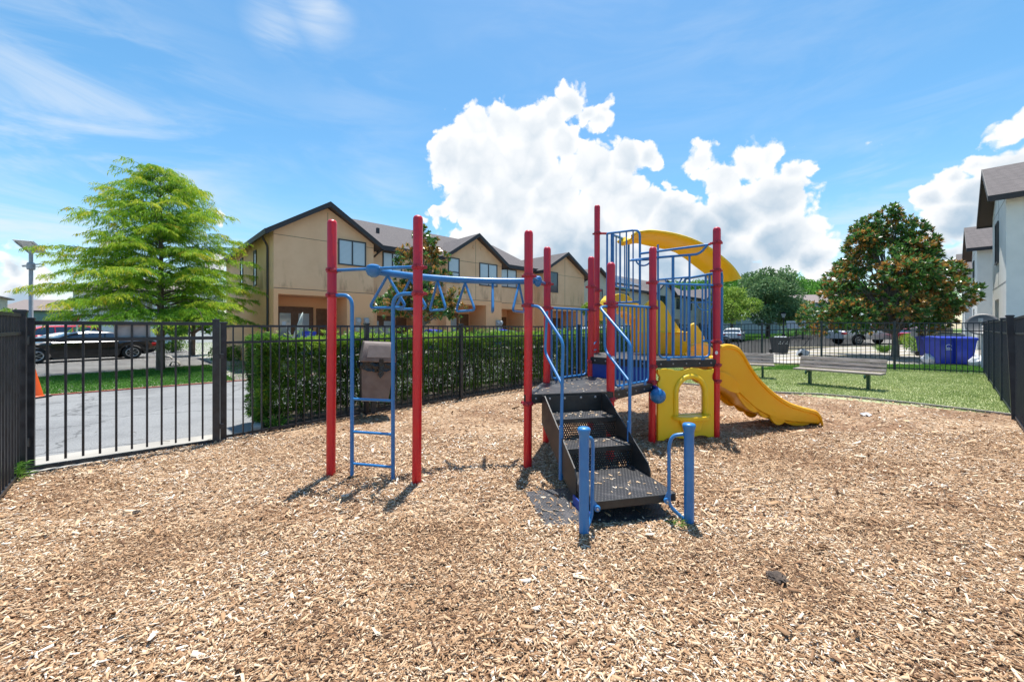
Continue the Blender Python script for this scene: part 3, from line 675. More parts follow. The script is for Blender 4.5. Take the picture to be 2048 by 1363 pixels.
# climbing ladder between P1 and P2
d12 = (P['P2']-P['P1']).normalized(); up = []
for s in (.264, .756):
    q = P['P1']+d12*s; side = P['P1'] if s < .5 else P['P2']
    z = 1.96; mb = MB()
    mb.tube(rnd_path([Vector((side.x, side.y, z))+Vector((.012, 0, 0)), Vector((q.x, q.y, z)), Vector((q.x, q.y, -.1))], .15, 8), .0205, 12)
    up.append(q); part(mb, 'ladder_upright', BLUE, PW, smooth=True)
for z in (.835, .48, .135):
    mb = MB(); mb.tube([up[0]+Vector((0, 0, z)), up[1]+Vector((0, 0, z))], .0145, 10); part(mb, 'rung', BLUE, PW, smooth=True)
mb = MB(); mb.tube([P['P1']+Vector((.05, 0, 2.235)), P['P2']+Vector((-.04, 0, 2.235))], .0175, 12); part(mb, 'cross_bar', BLUE, PW, smooth=True)
mb = MB(); mb.tube([P['P3']+Vector((.03, .05, 2.20)), P['P4']+Vector((-.02, -.05, 2.215))], .0175, 12); part(mb, 'cross_bar', BLUE, PW, smooth=True)
# overhead beam
Sb = (P['P1']+P['P2'])/2+Vector((.01, 0, 2.22)); Eb = (P['P3']+P['P4'])/2+Vector((0, 0, 2.20))
tS = U(76.5); tE = U(-17)
c1 = Sb+tS*.62; c2 = Eb-tE*.75
def bez(t): return Sb*(1-t)**3+c1*3*t*(1-t)**2+c2*3*t*t*(1-t)+Eb*t**3
def bezd(t): return ((c1-Sb)*3*(1-t)**2+(c2-c1)*6*t*(1-t)+(Eb-c2)*3*t*t).normalized()
mb = MB(); mb.tube([bez(.03+i/28*.95) for i in range(29)], .040, 18); beam = part(mb, 'overhead_beam', BLUE, PW, smooth=True)
for c, k_ in ((Sb, .78), (Eb, .5)):
    mb = MB(); mb.lathe(c+Vector((0, 0, .015)), [(q_*k_, z_) for q_, z_ in ((.03, -.09), (.075, -.07), (.1, -.03), (.105, .0), (.09, .03), (.05, .045))], 20); part(mb, 'beam_clamp', BLUE, beam, smooth=True)
for px, an in ((775, -14), (821, 156), (875, 126), (930, 128), (985, 94), (1038, 69)):
    t = min((i/400 for i in range(401)), key=lambda q: abs(CX+F*bez(q).x/bez(q).y-px))
    c = bez(t)-Vector((0, 0, .03)); s = U(an)
    w = .235; h = .36
    mb = MB(); mb.tube(rnd_path([c, c-s*w-Vector((0, 0, h)), c+s*w-Vector((0, 0, h)), c], .07, 6), .0155, 10)
    part(mb, 'hanging_handle', BLUE, beam, smooth=True)
# ball on P6
mb = MB(); c = P['P6']+Vector((.03, -.14, .69)); n = 14
mb.lathe(c, [(.103*math.sin(math.pi*(i+.15)/(n+.3)), -.103*math.cos(math.pi*(i+.15)/(n+.3))) for i in range(n+1)], 26)
ball = part(mb, 'bongo_ball', BLUE, PW, smooth=True)
mb = MB(); mb.box(c+Vector((.0, -.075, .055)), (.035, .02, .075), rx=-.5); mb.lathe(c+Vector((.01, -.102, .01)), [(.016, -.01), (.016, .006), (.01, .01)], 10, axis=(0, -1, 0))
part(mb, 'ball_strap', BLUE, ball, bevel=.003); mb = MB(); mb.bar(P['P6']+Vector((0, 0, .80)), c+Vector((0, .02, .07)), .05, .07); part(mb, 'ball_mount', BLUED, ball, bevel=.004)
# arched yellow play panel under the upper deck (local x along P6->P9)
d69 = (P['P9']-P['P6']).normalized(); n69 = Vector((d69.y, -d69.x, 0)); L69 = (P['P9']-P['P6']).length
pr_o = P['P6']+d69*.05+n69*.02
def pl(x, z, o=0): return pr_o+d69*x+n69*o+Vector((0, 0, z))
import bmesh
def hole_plate(outer, inner, t):
    """closed plate with one hole, both outlines as (x, z)"""
    bm = bmesh.new()
    ov = [bm.verts.new((x, 0, z)) for x, z in outer]; iv = [bm.verts.new((x, 0, z)) for x, z in inner]
    es = [bm.edges.new((L[i], L[(i+1) % len(L)])) for L in (ov, iv) for i in range(len(L))]
    bmesh.ops.triangle_fill(bm, edges=es, use_beauty=True)
    ex = bmesh.ops.extrude_face_region(bm, geom=bm.faces[:]); bmesh.ops.translate(bm, verts=[e for e in ex['geom'] if isinstance(e, bmesh.types.BMVert)], vec=(0, -t, 0))
    bmesh.ops.recalc_face_normals(bm, faces=bm.faces); return bm
W9 = L69-.14; z0p, z1p = .06, 1.03
outer = []
for i in range(21): t = i/20; outer.append((.0+W9*t, z0p+(.035*math.sin(math.pi*t*2.0)**2 if .1 < t < .9 else 0)))
outer += [(W9, .85), (W9-.03, .89), (W9-.035, .93), (W9, .98)]
for i in range(21): t = 1-i/20; outer.append((W9*t, z1p+.018*math.sin(t*math.pi*4)))
outer += [(0, .98), (.035, .93), (.03, .89), (0, .85)]
xc = W9*.57; hw = .21; zb = .40; zs = .70
inner = [(xc-hw, zb), (xc-hw, zs)]+[(xc-hw*math.cos(math.pi*i/14), zs+hw*.98*math.sin(math.pi*i/14)) for i in range(1, 14)]+[(xc+hw, zs), (xc+hw, zb)]
bm = hole_plate(outer, inner, .05)
me = bpy.data.meshes.new('play_panel'); bm.to_mesh(me); bm.free(); me.materials.append(YEL)
pp = bpy.data.objects.new('arch_play_panel', me); COL.objects.link(pp); pp.parent = PW; pp.location = pr_o-Vector(PW.location); pp.rotation_euler[2] = math.atan2(d69.y, d69.x)
md = pp.modifiers.new('b', 'BEVEL'); md.width = .008; md.segments = 2; md.limit_method = 'ANGLE'
hh = hw+.025
mb = MB(); mb.tube([(xc-hh, -.05, zb-.02), (xc-hh, -.05, zs)]+[(xc-hh*math.cos(math.pi*i/16), -.05, zs+hh*.98*math.sin(math.pi*i/16)) for i in range(1, 16)]+[(xc+hh, -.05, zs), (xc+hh, -.05, zb-.02)], .038, 14)
mb.build('window_rim', YEL, pp, smooth=True)
mb = MB(); pts = [(xc-.30, -.05, .395)]+[(xc-.30*math.cos(math.pi*i/14), -.05-.17*math.sin(math.pi*i/14), .395) for i in range(1, 14)]+[(xc+.30, -.05, .395), (xc+.30, .06, .395), (xc-.30, .06, .395)]
mb.prism(pts, (0, 0, -.055)); sh = mb.build('counter_shelf', YEL, pp, bevel=.012)
mb = MB(); mb.prism([(xc-.2, -.05, .34), (xc+.2, -.05, .34), (xc+.12, -.05, .17), (xc-.12, -.05, .17)], (0, -.05, 0)); mb.build('shelf_brace', YEL, pp, bevel=.015)
# slide (local x = run direction)
sl_o = P['P9']+U(103)*.16; ang = 13.0
rim = [(.0, 1.18), (.07, 1.20), (.17, 1.32), (.30, 1.365), (.43, 1.35), (.52, 1.31), (.594, 1.24), (.70, 1.08), (.867, .87), (1.05, .70), (1.238, .565), (1.45, .45), (1.718, .365), (1.88, .325), (1.98, .29), (2.05, .22), (2.09, .09)]
und = [(.0, .98), (.07, .86), (.17, .84), (.30, .82), (.43, .74), (.52, .66), (.594, .59), (.70, .50), (.867, .37), (1.05, .27), (1.238, .195), (1.45, .14), (1.718, .105), (1.88, .085), (1.98, .075), (2.05, .07), (2.09, .065)]
flr = [(s, max(zu+.05, (zr-.20) if s > .3 else 1.155-.0*s)) for (s, zr), (_, zu) in zip(rim, und)]
flr = [(s, min(z, 1.15) if s < .3 else min(z, 1.15)) for s, z in flr]
def catm(L, k=4):
    out = []
    for i in range(len(L)-1):
        p0 = L[max(i-1, 0)]; p1 = L[i]; p2 = L[i+1]; p3 = L[min(i+2, len(L)-1)]
        for j in range(k):
            t = j/k; out.append(tuple(.5*(2*p1[q]+(p2[q]-p0[q])*t+(2*p0[q]-5*p1[q]+4*p2[q]-p3[q])*t*t+(3*p1[q]-p0[q]-3*p2[q]+p3[q])*t**3) for q in (0, 1)))
    out.append(L[-1]); return out
rimS, undS, flS = catm(rim), catm(und), catm(flr)
WS = .62
rows = []
for (s, zr), (_, zu), (_, zf) in zip(rimS, undS, flS):
    rows.append([(s, .06, zu), (s, .015, zu+.02), (s, .0, zu+(zr-zu)*.35), (s, -.005, zr-.075), (s, -.03, zr-.06), (s, -.035, zr-.02), (s, -.015, zr), (s, .02, zr), (s, .045, zr-.02), (s, .055, zr-.06),
                 (s, .075, max(zf+.06, zu+.05)), (s, .12, zf+.012), (s, WS/2, zf), (s, WS-.12, zf+.012), (s, WS-.075, max(zf+.06, zu+.05)), (s, WS-.055, zr-.06), (s, WS-.045, zr-.02), (s, WS-.02, zr), (s, WS+.015, zr), (s, WS+.035, zr-.02), (s, WS+.03, zr-.06), (s, WS+.005, zr-.075), (s, WS, zu+(zr-zu)*.35), (s, WS-.015, zu+.02), (s, WS-.06, zu), (s, .06, zu)])
mb = MB(); mb.grid(rows); mb.f.append(tuple(range(len(mb.v)-26, len(mb.v)-1))); mb.f.append(tuple(reversed(range(0, 25))))
slide = mb.build('slide', YELO, PW, loc=sl_o-Vector(PW.location), rz=R(ang), smooth=True)
# scalloped flanges under the slide
for s0, s1, dep, off in ((.10, .55, .12, -.03), (.52, .95, .10, .02), (.93, 1.15, .06, .03), (1.13, 1.42, .09, .0), (1.40, 1.95, .06, .03)):
    mb = MB(); n = 12; top = []; bot = []
    for i in range(n+1):
        t = i/n; s = s0+(s1-s0)*t; zu = np.interp(s, [q[0] for q in und], [q[1] for q in und])
        top.append((s, zu+.12, )); bot.append((s, max(.03, zu-dep*math.sin(math.pi*t)**.7)))
    poly = [(s, off, z) for s, z in top]+[(s, off+.03, z) for s, z in reversed(bot)]
    mb.prism(poly, (0, .04, 0)); mb.build('scalloped_flange', YELO, slide, bevel=.006)
    mb = MB(); poly = [(s, WS-off, z) for s, z in top]+[(s, WS-off-.03, z) for s, z in reversed(bot)]
    mb.prism(poly, (0, -.04, 0)); mb.build('scalloped_flange', YELO, slide, bevel=.006)
# yellow arched canopy: path from pixel spine on near rim, width going back
rimpx = [(1266, 468), (1274, 462), (1285, 459.5), (1302, 459), (1325, 461.5), (1350, 466), (1380, 475), (1410, 489), (1435, 506), (1455, 523), (1468, 538), (1477, 553)]
rp = catm(rimpx, 3)
rows = []; nn = len(rp)
nrm_c = U(103)
for i, (px, py) in enumerate(rp):
    t = i/(nn-1); Z = 7.10-.50*t
    p = AT(px, py+5, Z); W2 = .52
    tn = AT(*rp[min(i+1, nn-1)], Z)-AT(*rp[max(i-1, 0)], Z); tn.normalize(); upn = Vector((0, 0, 1))-tn*tn.z; upn.normalize()
    sc = .035*abs(math.sin(t*math.pi*3.5))
    prof = [(0, -.02), (-.03, .0), (-.035, .035), (-.01, .055), (.03, .05), (.055, .02), (.09, -.015), (.16, -.025), (W2*.5, -.03), (W2-.16, -.025), (W2-.09, -.015), (W2-.055, .02), (W2-.03, .05), (W2+.01, .055), (W2+.035, .035), (W2+.03, .0), (W2, -.09-sc), (W2-.03, -.12-sc), (W2-.12, -.06), (W2*.5, -.05), (.12, -.055), (.05, -.05), (0, -.02)]
    rows.append([p+nrm_c*a+upn*b*.75 for a, b in prof])
mb = MB(); mb.grid(rows); m_ = len(prof); mb.f.append(tuple(range(m_-1))); mb.f.append(tuple(len(mb.v)-m_+k for k in range(m_-1)))
canopy = part(mb, 'arched_canopy', YEL, PW, smooth=True)
# yellow climbing shell on the far side
def shell_fin(px, Z, t, name, parent=PW, m=YEL, dirv=None):
    mb = MB(); P_ = [AT(x, y, Z) for x, y in px]
    mb.prism(P_, (dirv or U(103))*t); return part(mb, name, m, parent, bevel=.015)
s1 = shell_fin([(1281, 712), (1283, 640), (1284, 622), (1288, 612), (1296, 603), (1306, 597), (1316, 597), (1326, 603), (1335, 616), (1343, 632), (1352, 645), (1362, 660), (1372, 664), (1378, 663), (1384, 648), (1390, 645), (1396, 652), (1404, 664), (1412, 678), (1420, 692), (1424, 716)], 7.05, .06, 'climber_side')
s2 = shell_fin([(1281, 663), (1379, 663), (1381, 666), (1281, 666)], 6.98, .10, 'climber_ledge')
s3 = shell_fin([(1281, 664), (1336, 664), (1336, 716), (1281, 716)], 6.95, .05, 'climber_wall', m=YELO)
# hood arch at left
arc = [(1219, 640), (1220, 612), (1224, 598), (1232, 588), (1243, 586), (1256, 590), (1268, 600), (1279, 610), (1290, 614), (1290, 640), (1280, 650), (1273, 640), (1264, 628), (1250, 622), (1236, 621), (1226, 628), (1224, 640)]
s4 = shell_fin(arc, 7.5, .5, 'climber_hood')
shell_fin([(1277, 612), (1290, 612), (1290, 720), (1277, 720)], 7.4, .3, 'climber_wall', m=YELO)
# round warning stickers
for px, py, Z in ((1440-7, 705, 5.70), (1226, 716, 4.76)):
    c = AT(px, py, Z)
    mb = MB(); mb.lathe(c, [(.026, -.002), (.026, .002)], 20, axis=(.35 if px > 1300 else .2, -1, 0)); part(mb, 'round_sticker', mat('white_sticker', (.7, .7, .7), .5), PW)
# rubber mat
def mat_obj():
    mb = MB(); P_ = [G(1051, 987), G(1137, 979), G(1300, 982), G(1338, 1042), G(1090, 1056)]
    mb.prism([p+Vector((0, 0, .022)) for p in P_], (0, 0, -.02)); o = mb.build('rubber_mat', perforated('rubber_mat_black', (0, 1), .03, (.05, .05, .055), .25, False))
    tag(o, 'black perforated rubber mat half buried in chips under the lowest step', 'mat')
mat_obj()
v, c = chips(1400, 2.9, 4.3, False, .035, .004)
cen = v.mean(1); k = in_poly(cen[:, 0], cen[:, 1], [tuple(G(*p)) for p in ((1051, 987), (1137, 979), (1300, 982), (1338, 1042), (1090, 1056))]); v = v[k]; c = c[k]*.6+.4; v[:, :, 2] += .018
def top_chips(z, poly, n):
    P_ = np.array([[p[0], p[1]] for p in poly]); lo, hi = P_.min(0), P_.max(0)
    x = RNG.uniform(lo[0], hi[0], n*3); y = RNG.uniform(lo[1], hi[1], n*3); kk = in_poly(x, y, poly); x, y = x[kk][:n], y[kk][:n]; n = len(x)
    L = RNG.uniform(.015, .05, n); W = L*RNG.uniform(.15, .35, n); yaw = RNG.uniform(0, 6.28, n)
    d = np.stack([np.cos(yaw), np.sin(yaw), 0*yaw], 1)*L[:, None]/2; s = np.stack([-np.sin(yaw), np.cos(yaw), 0*yaw], 1)*W[:, None]/2
    C = np.stack([x, y, np.full(n, z+.003)], 1); h = np.array([0, 0, .003])
    return np.stack([C-d-s, C+d-s, C+d+s, C-d+s, C-d-s+h, C+d-s+h, C+d+s+h, C-d+s+h], 1), RNG.uniform(.55, 1, n)
sets = [(v, c)]
for z, ya, yb, n in ((.22, 1.40, .72, 45), (.43, .70, .38, 22), (.64, .36, .03, 30)):
    q = [O+wS*.02+dS*ya, O+wS*(W_-.02)+dS*ya, O+wS*(W_-.02)+dS*yb, O+wS*.02+dS*yb]; sets.append(top_chips(z, [tuple(p) for p in q], n))
sets.append(top_chips(H1, [tuple(P[k_]) for k_ in ('P3', 'P4', 'P5', 'P6', 'P7')], 90)); sets.append(top_chips(H2, [tuple(P['P5']), tuple(P['P6']), tuple(P['P9']), tuple(P10), tuple(P['P8'])], 60))
V = np.concatenate([s[0] for s in sets]); c = np.concatenate([s[1] for s in sets]); n = len(V)
q = np.array([(4,5,6,7),(0,1,5,4),(1,2,6,5),(2,3,7,6),(3,0,4,7)])
o = np_mesh('scattered_chips', V.reshape(-1, 3), (np.arange(n)[:, None, None]*8+q[None]).reshape(-1, 4), np.repeat(c, 5), CHIP)
tag(o, 'loose pale wood chips scattered on the mat, steps and decks', 'wood chips', kind='stuff')
# ================================================================= FENCES
def fence_bay(a, b, zt, zm, zb, M, parent, root, sp=.125, pk=.018, rail=.034):
    """zt.. absolute heights at both ends as tuples; rails and pickets are one panel"""
    a = Vector(a); b = Vector(b); L = (b-a).length; mb = MB()
    for z in (zt, zm, zb):
        mb.bar(Vector((a.x, a.y, z[0])), Vector((b.x, b.y, z[1])), .026, rail)
    n = max(1, int(round(L/sp)))
    for i in range(1, n):
        f = i/n; p = a.lerp(b, f); j = random.gauss(0, .003)
        top = zt[0]*(1-f)+zt[1]*f; bot = min(zb[0]*(1-f)+zb[1]*f, gz(p.x)+.02)-.03
        dx, dy = (b-a).normalized()[:2]
        c = Vector((p.x, p.y, 0)); q = pk/2
        bb = len(mb.v)
        for z, jj in ((bot, j), (top, 0)):
            for u, w in ((-q, -q), (q, -q), (q, q), (-q, q)):
                mb.v.append((c.x+dx*(u+jj)-dy*w, c.y+dy*(u+jj)+dx*w, z))
        for f_ in ((0, 1, 5, 4), (1, 2, 6, 5), (2, 3, 7, 6), (3, 0, 4, 7), (4, 5, 6, 7)): mb.f.append(tuple(bb+k for k in f_))
    return part(mb, 'fence_panel', M, root, recalc=False)
def fence_post(p, ztop, M, root, w=.075, rz=0, lean=(0, 0), cap=True, name='post'):
    p = Vector(p); mb = MB(); t = p+Vector((lean[0], lean[1], 0))
    mb.box((0, 0, 0), (w, w, 1), rz=rz)
    for i in range(8):
        v = Vector(mb.v[i]); hi = v.z > 0; base = t if hi else p
        mb.v[i] = (base.x+v.x, base.y+v.y, (ztop-.02) if hi else gz(p.x)-.08)
    po = part(mb, name, M, root, bevel=.004)
    mb = MB(); c = Vector((t.x, t.y, ztop)); mb.box(c-Vector((0, 0, .012)), (w+.02, w+.02, .024), rz=rz)
    w2 = w/2+.002; rot = Matrix.Rotation(rz, 3, 'Z')
    mb.prism([c+rot@Vector(q) for q in ((-w2, -w2, 0), (w2, -w2, 0), (w2, w2, 0), (-w2, w2, 0))], (0, 0, .006))
    part(mb, 'post_cap', M, po, bevel=.004); return po
def fence(name, pts, zt, zm, zb, M, label, cat='fence', w=.075, leans={}, skip_first=False, skip_last=False, sp=.125):
    """zt, zm, zb: per-post heights above the local ground"""
    root = thing(name, Vector((pts[0][0], pts[0][1], gz(pts[0][0]))), label, cat)
    P_ = [Vector((p[0], p[1], 0)) for p in pts]
    for i, p in enumerate(P_):
        d = (P_[min(i+1, len(P_)-1)]-P_[max(i-1, 0)]); rz = math.atan2(d.y, d.x)
        if (i == 0 and skip_first) or (i == len(P_)-1 and skip_last): continue
        fence_post(p, zt[i]+.055, M, root, w, rz, leans.get(i, (0, 0)))
    for i in range(len(P_)-1):
        fence_bay(P_[i], P_[i+1], (zt[i], zt[i+1]), (zm[i], zm[i+1]), (zb[i], zb[i+1]), M, None, root, sp=sp)
    return root
pts = [A0, A1, A2, G(1057, 776.5), G(1158, 761.5)]
d_ = (pts[4]-pts[3])
while len(pts) < 8: pts.append(pts[-1]+dL*2.23)
pts = [Vector((p.x, p.y, 0)) for p in pts]; pts[7] = Vector((7.4, 17.6, 0)); pts.append(Vector((FC.x, FC.y, 0)))
n = len(pts); zt = [1.63, 1.635, 1.64, 1.64, 1.65, 1.67, 1.70, 1.75, 1.78]
fence('fence', pts, zt, [z-.24 for z in zt], [gz(p.x)+.05 for p in pts], BLK, 'long black metal picket fence running in front of the clipped hedge')
P1789, P1645, P1524 = G(1789, 740), G(1645, 731), G(1524, 724.5)
P1524 = P1645+(P1645-P1789)*1.0
far = [RC, G(1789, 740)]; st = (far[1]-RC)
far = [Vector((p.x, p.y, 0)) for p in far]
for px in (1643, 1524, 1419):
    a = far[-1]; dd = Vector((-.775, .632, 0)); k = (px-CX)/F; t = (k*a.y-a.x)/(dd.x-k*dd.y); far.append(a+dd*t)
far.append(Vector((FC.x, FC.y, 0)))
zt2 = [AT(1970, 646, far[0].y).z, AT(1789, 645.5, far[1].y).z, AT(1643, 645, far[2].y).z, AT(1524, 647.5, far[3].y).z, AT(1419, 650, far[4].y).z, 1.80]
fence('fence', far, zt2, [z-.26 for z in zt2], [gz(p.x)+.08 for p in far], NAVY, 'dark blue-black picket fence behind the two wooden benches', w=.07)
rf = [RC, G(1981.5, 763), G(1996.5, 779.5), G(2012, 803.5), G(2031, 840)]
dr = (rf[4]-RC).normalized(); s_ = [0]+[(p-RC).dot(dr) for p in rf[1:]]
rfp = [Vector((RC.x, RC.y, 0))+Vector((dr.x, dr.y, 0))*s for s in s_]; 
for k in range(3): rfp.append(rfp[-1]+Vector((dr.x, dr.y, 0))*2.0)
zt3 = [AT(1970, 646, RC.y).z-.0, 1.77, 1.76, 1.755, 1.76, 1.78, 1.8, 1.8]
fence('fence', rfp, zt3, [z-.25 for z in zt3], [gz(p.x)+.07 for p in rfp], NAVY, 'right hand black picket fence beside the white townhouses, with one leaning post', w=.08, leans={4: (-.07, .02)}, skip_first=True)
# near left fence
c0 = Vector((-5.455, 4.44, 0)); dn = Vector((.70, -.714, 0)); nf = [c0, c0+dn*1.15-Vector((.42, 0, 0)), c0+dn*1.15-Vector((.42, 0, 0))+Vector((.2, -1.2, 0))]
nf = [c0, Vector((-4.20, 3.10, 0)), Vector((-3.4, 2.2, 0))]
ztn = [1.745, 1.735, 1.70]
fence('fence', nf, ztn, [z-.2 for z in ztn], [gz(p.x)+.06 for p in nf], BLK, 'short black fence at the left edge, hinge side of the gate', w=.085, sp=.13)
# gate
def gate():
    a, b = G(59, 942), G(432, 885.5); a.z = b.z = 0
    root = thing('gate', (a.x, a.y, gz(a.x)), 'wide black metal picket gate with a grey sign panel on its outer side', 'gate')
    d = (b-a).normalized(); rz = math.atan2(d.y, d.x); L = (b-a).length
    for p, zt_ in ((a, 1.70), (b, 1.705)):
        mb = MB(); mb.box((p.x, p.y, (zt_+gz(p.x))/2+.01), (.082, .05, zt_-gz(p.x)-.02), rz=rz); s = part(mb, 'stile', BLK, root, bevel=.004)
        mb = MB(); mb.box((p.x, p.y, zt_+.012), (.092, .06, .022), rz=rz); part(mb, 'stile_cap', BLK, s, bevel=.006)
    for z, h in ((1.662, .045), (1.463, .045), (.035, .045)):
        mb = MB(); g_ = (0 if z > .1 else 1)
        mb.bar(Vector((a.x, a.y, z+g_*gz(a.x))), Vector((b.x, b.y, z+g_*gz(b.x))), .032, h); part(mb, 'rail', BLK, root, bevel=.003)
    for i in range(1, 12):
        p = a.lerp(b, i/12-.004); mb = MB(); mb.box((p.x, p.y, .85), (.022, .022, 1.60), rz=rz); part(mb, 'picket', BLK, root, bevel=.002)
    n_ = Vector((-d.y, d.x, 0))
    def on(px):
        k = (px-CX)/F; t = (k*a.y-a.x)/(d.x-k*d.y); return a+d*t
    q0, q1 = on(227)+n_*.03, on(300)+n_*.03
    mb = MB(); mb.bar(Vector((q0.x, q0.y, 1.545)), Vector((q1.x, q1.y, 1.545)), .004, .195)
    part(mb, 'sign_panel', mat('aluminium_sign_back', (.42, .42, .42), .5, (.36, .36, .36), 8, spec=.3), root)
    for z in (1.46, .30):
        mb = MB(); c = Vector((a.x-.075, a.y+.0, z)); mb.lathe(c+Vector((0, 0, -.06)), [(.022, 0), (.022, .12)], 12); mb.box(c+Vector((.07, -.03, 0)), (.09, .012, .1)); mb.box(c+Vector((-.03, .0, 0)), (.08, .03, .09))
        h = part(mb, 'hinge', BLK, root, bevel=.004)
        mb = MB()
        for dx, dz in ((.05, .03), (.085, .03), (.05, -.03), (.085, -.03), (.068, 0)): mb.lathe(c+Vector((dx, -.037, dz)), [(.006, -.004), (.006, .003)], 8, axis=(0, -1, 0))
        part(mb, 'hinge_bolts', GALV, h)
    for z, w_ in ((1.20, .05), (.20, .04)):
        mb = MB(); mb.box((b.x+.045, b.y+.045, z), (.05, .05, .07), rz=rz); part(mb, 'latch', BLK, root, bevel=.004)
gate()
def post_thing(): pass
# ================================================================= HEDGE
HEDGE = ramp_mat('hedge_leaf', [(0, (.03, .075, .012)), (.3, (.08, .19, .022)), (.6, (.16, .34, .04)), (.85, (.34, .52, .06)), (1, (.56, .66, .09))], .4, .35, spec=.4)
TWIG = mat('brown_twig', (.10, .07, .045), .8)
def hedge():
    n = 40000; Ls = 15.6; s = .55+Ls*RNG.uniform(0, 1, n)**1.25; off = .30+RNG.uniform(0, 1, n)*.78
    # mostly on the outer shell
    face = RNG.integers(0, 10, n); z = RNG.uniform(.12, 1.42, n)
    bulge = .06*np.sin(s*2.3)+.05*np.sin(s*5.1+1)
    off = np.where(face < 5, .30+np.abs(RNG.normal(0, .07, n))-bulge*.6, off)
    off = np.where(face == 5, 1.06-np.abs(RNG.normal(0, .08, n)), off)
    topz = 1.43+.035*np.sin(s*3.1)+.03*np.sin(s*7.7+2)
    z = np.where((face >= 6) & (face < 9), topz-np.abs(RNG.normal(0, .05, n)), z)
    endk = RNG.uniform(size=n) < .05; s = np.where(endk, .55+np.abs(RNG.normal(0, .07, n)), s)
    undercut = np.clip((.5-z)/.4, 0, 1); off = np.where(face < 5, off+undercut*.18, off)
    base = np.array([A0.x, A0.y, 0]); D0 = np.array(dL); N0 = np.array(nL)
    C = base+D0*s[:, None]+N0*off[:, None]; C[:, 2] = SL*C[:, 0]+z
    out = np.zeros((n, 3)); out[face < 5] = -N0; out[face == 5] = N0; out[(face >= 6) & (face < 9)] = (0, 0, 1.0); out[endk] = -D0
    out += RNG.normal(0, .35, (n, 3)); out = nrm(out)
    k = 6
    P_ = np.repeat(C, k, 0); D = np.repeat(out, k, 0)*.55+RNG.normal(0, .75, (n*k, 3))+np.array([0, 0, .35])
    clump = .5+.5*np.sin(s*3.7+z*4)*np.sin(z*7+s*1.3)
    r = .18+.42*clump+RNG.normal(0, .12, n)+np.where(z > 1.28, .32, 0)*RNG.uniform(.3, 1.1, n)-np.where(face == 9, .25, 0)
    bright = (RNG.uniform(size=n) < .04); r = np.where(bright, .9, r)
    m_ = 260; ss_ = RNG.uniform(.6, 15.5, m_); oo = RNG.uniform(.32, 1.0, m_)
    Cs = base+D0*ss_[:, None]+N0*oo[:, None]; Cs[:, 2] = SL*Cs[:, 0]+RNG.uniform(1.44, 1.58, m_)
    P_ = np.concatenate([P_, np.repeat(Cs, 7, 0)]); D = np.concatenate([D, RNG.normal(0, .6, (m_*7, 3))+np.array([0, 0, .7])]); r = np.concatenate([r, RNG.uniform(.6, 1, m_)])
    xr = np.repeat(r[:n], k); xr = np.concatenate([xr, np.repeat(r[n:], 7)]); k_n = len(P_)
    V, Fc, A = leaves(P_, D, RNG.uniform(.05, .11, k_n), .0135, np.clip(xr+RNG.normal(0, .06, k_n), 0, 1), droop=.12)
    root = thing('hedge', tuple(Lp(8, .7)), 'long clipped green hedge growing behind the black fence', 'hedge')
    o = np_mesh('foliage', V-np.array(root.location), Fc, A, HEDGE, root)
    mb = MB()
    for i in range(90):
        q = Lp(.6+i*.17, RNG.uniform(.5, .9), 0); mb.tube([q, q+Vector((RNG.normal(0, .08), RNG.normal(0, .08), .6)), q+Vector((RNG.normal(0, .2), RNG.normal(0, .2), 1.25))], [.02, .014, .006], 5)
    part(mb, 'stems', TWIG, root)
hedge()
FERN = ramp_mat('strap_leaf', [(0, (.03, .10, .012)), (.5, (.10, .26, .03)), (1, (.26, .42, .08))], .5, .3)
def strappy(p, n, L, W, label, name='strap_leaf_plant', spread=.8, mt=None):
    p = Vector(p); base = np.array(p)+RNG.normal(0, .06*L/.4, (n, 3))*np.array([1, 1, 0])
    D = np.stack([RNG.normal(0, spread, n), RNG.normal(0, spread, n), np.ones(n)], 1)
    V, Fc, A = leaves(base-np.array(p), D, L*RNG.uniform(.5, 1.15, n), W, RNG.uniform(.1, 1, n), droop=.25)
    root = thing(name, p, label, 'plant'); np_mesh('leaves', V, Fc, A, mt or FERN, root); return root
strappy(Vector((-5.32, 4.22, -.02)), 150, .28, .014, 'small strappy green plant at the foot of the near left fence')
strappy(AT(12, 940, 4.3), 60, .22, .012, 'wispy green shoots poking through the near left fence', spread=1.3)
strappy(Lp(.75, .28), 130, .34, .016, 'bright green tuft at the near end of the hedge')
strappy(G(1358, 1052), 70, .13, .005, 'small tuft of weeds beside the right blue bollard', spread=1.3)
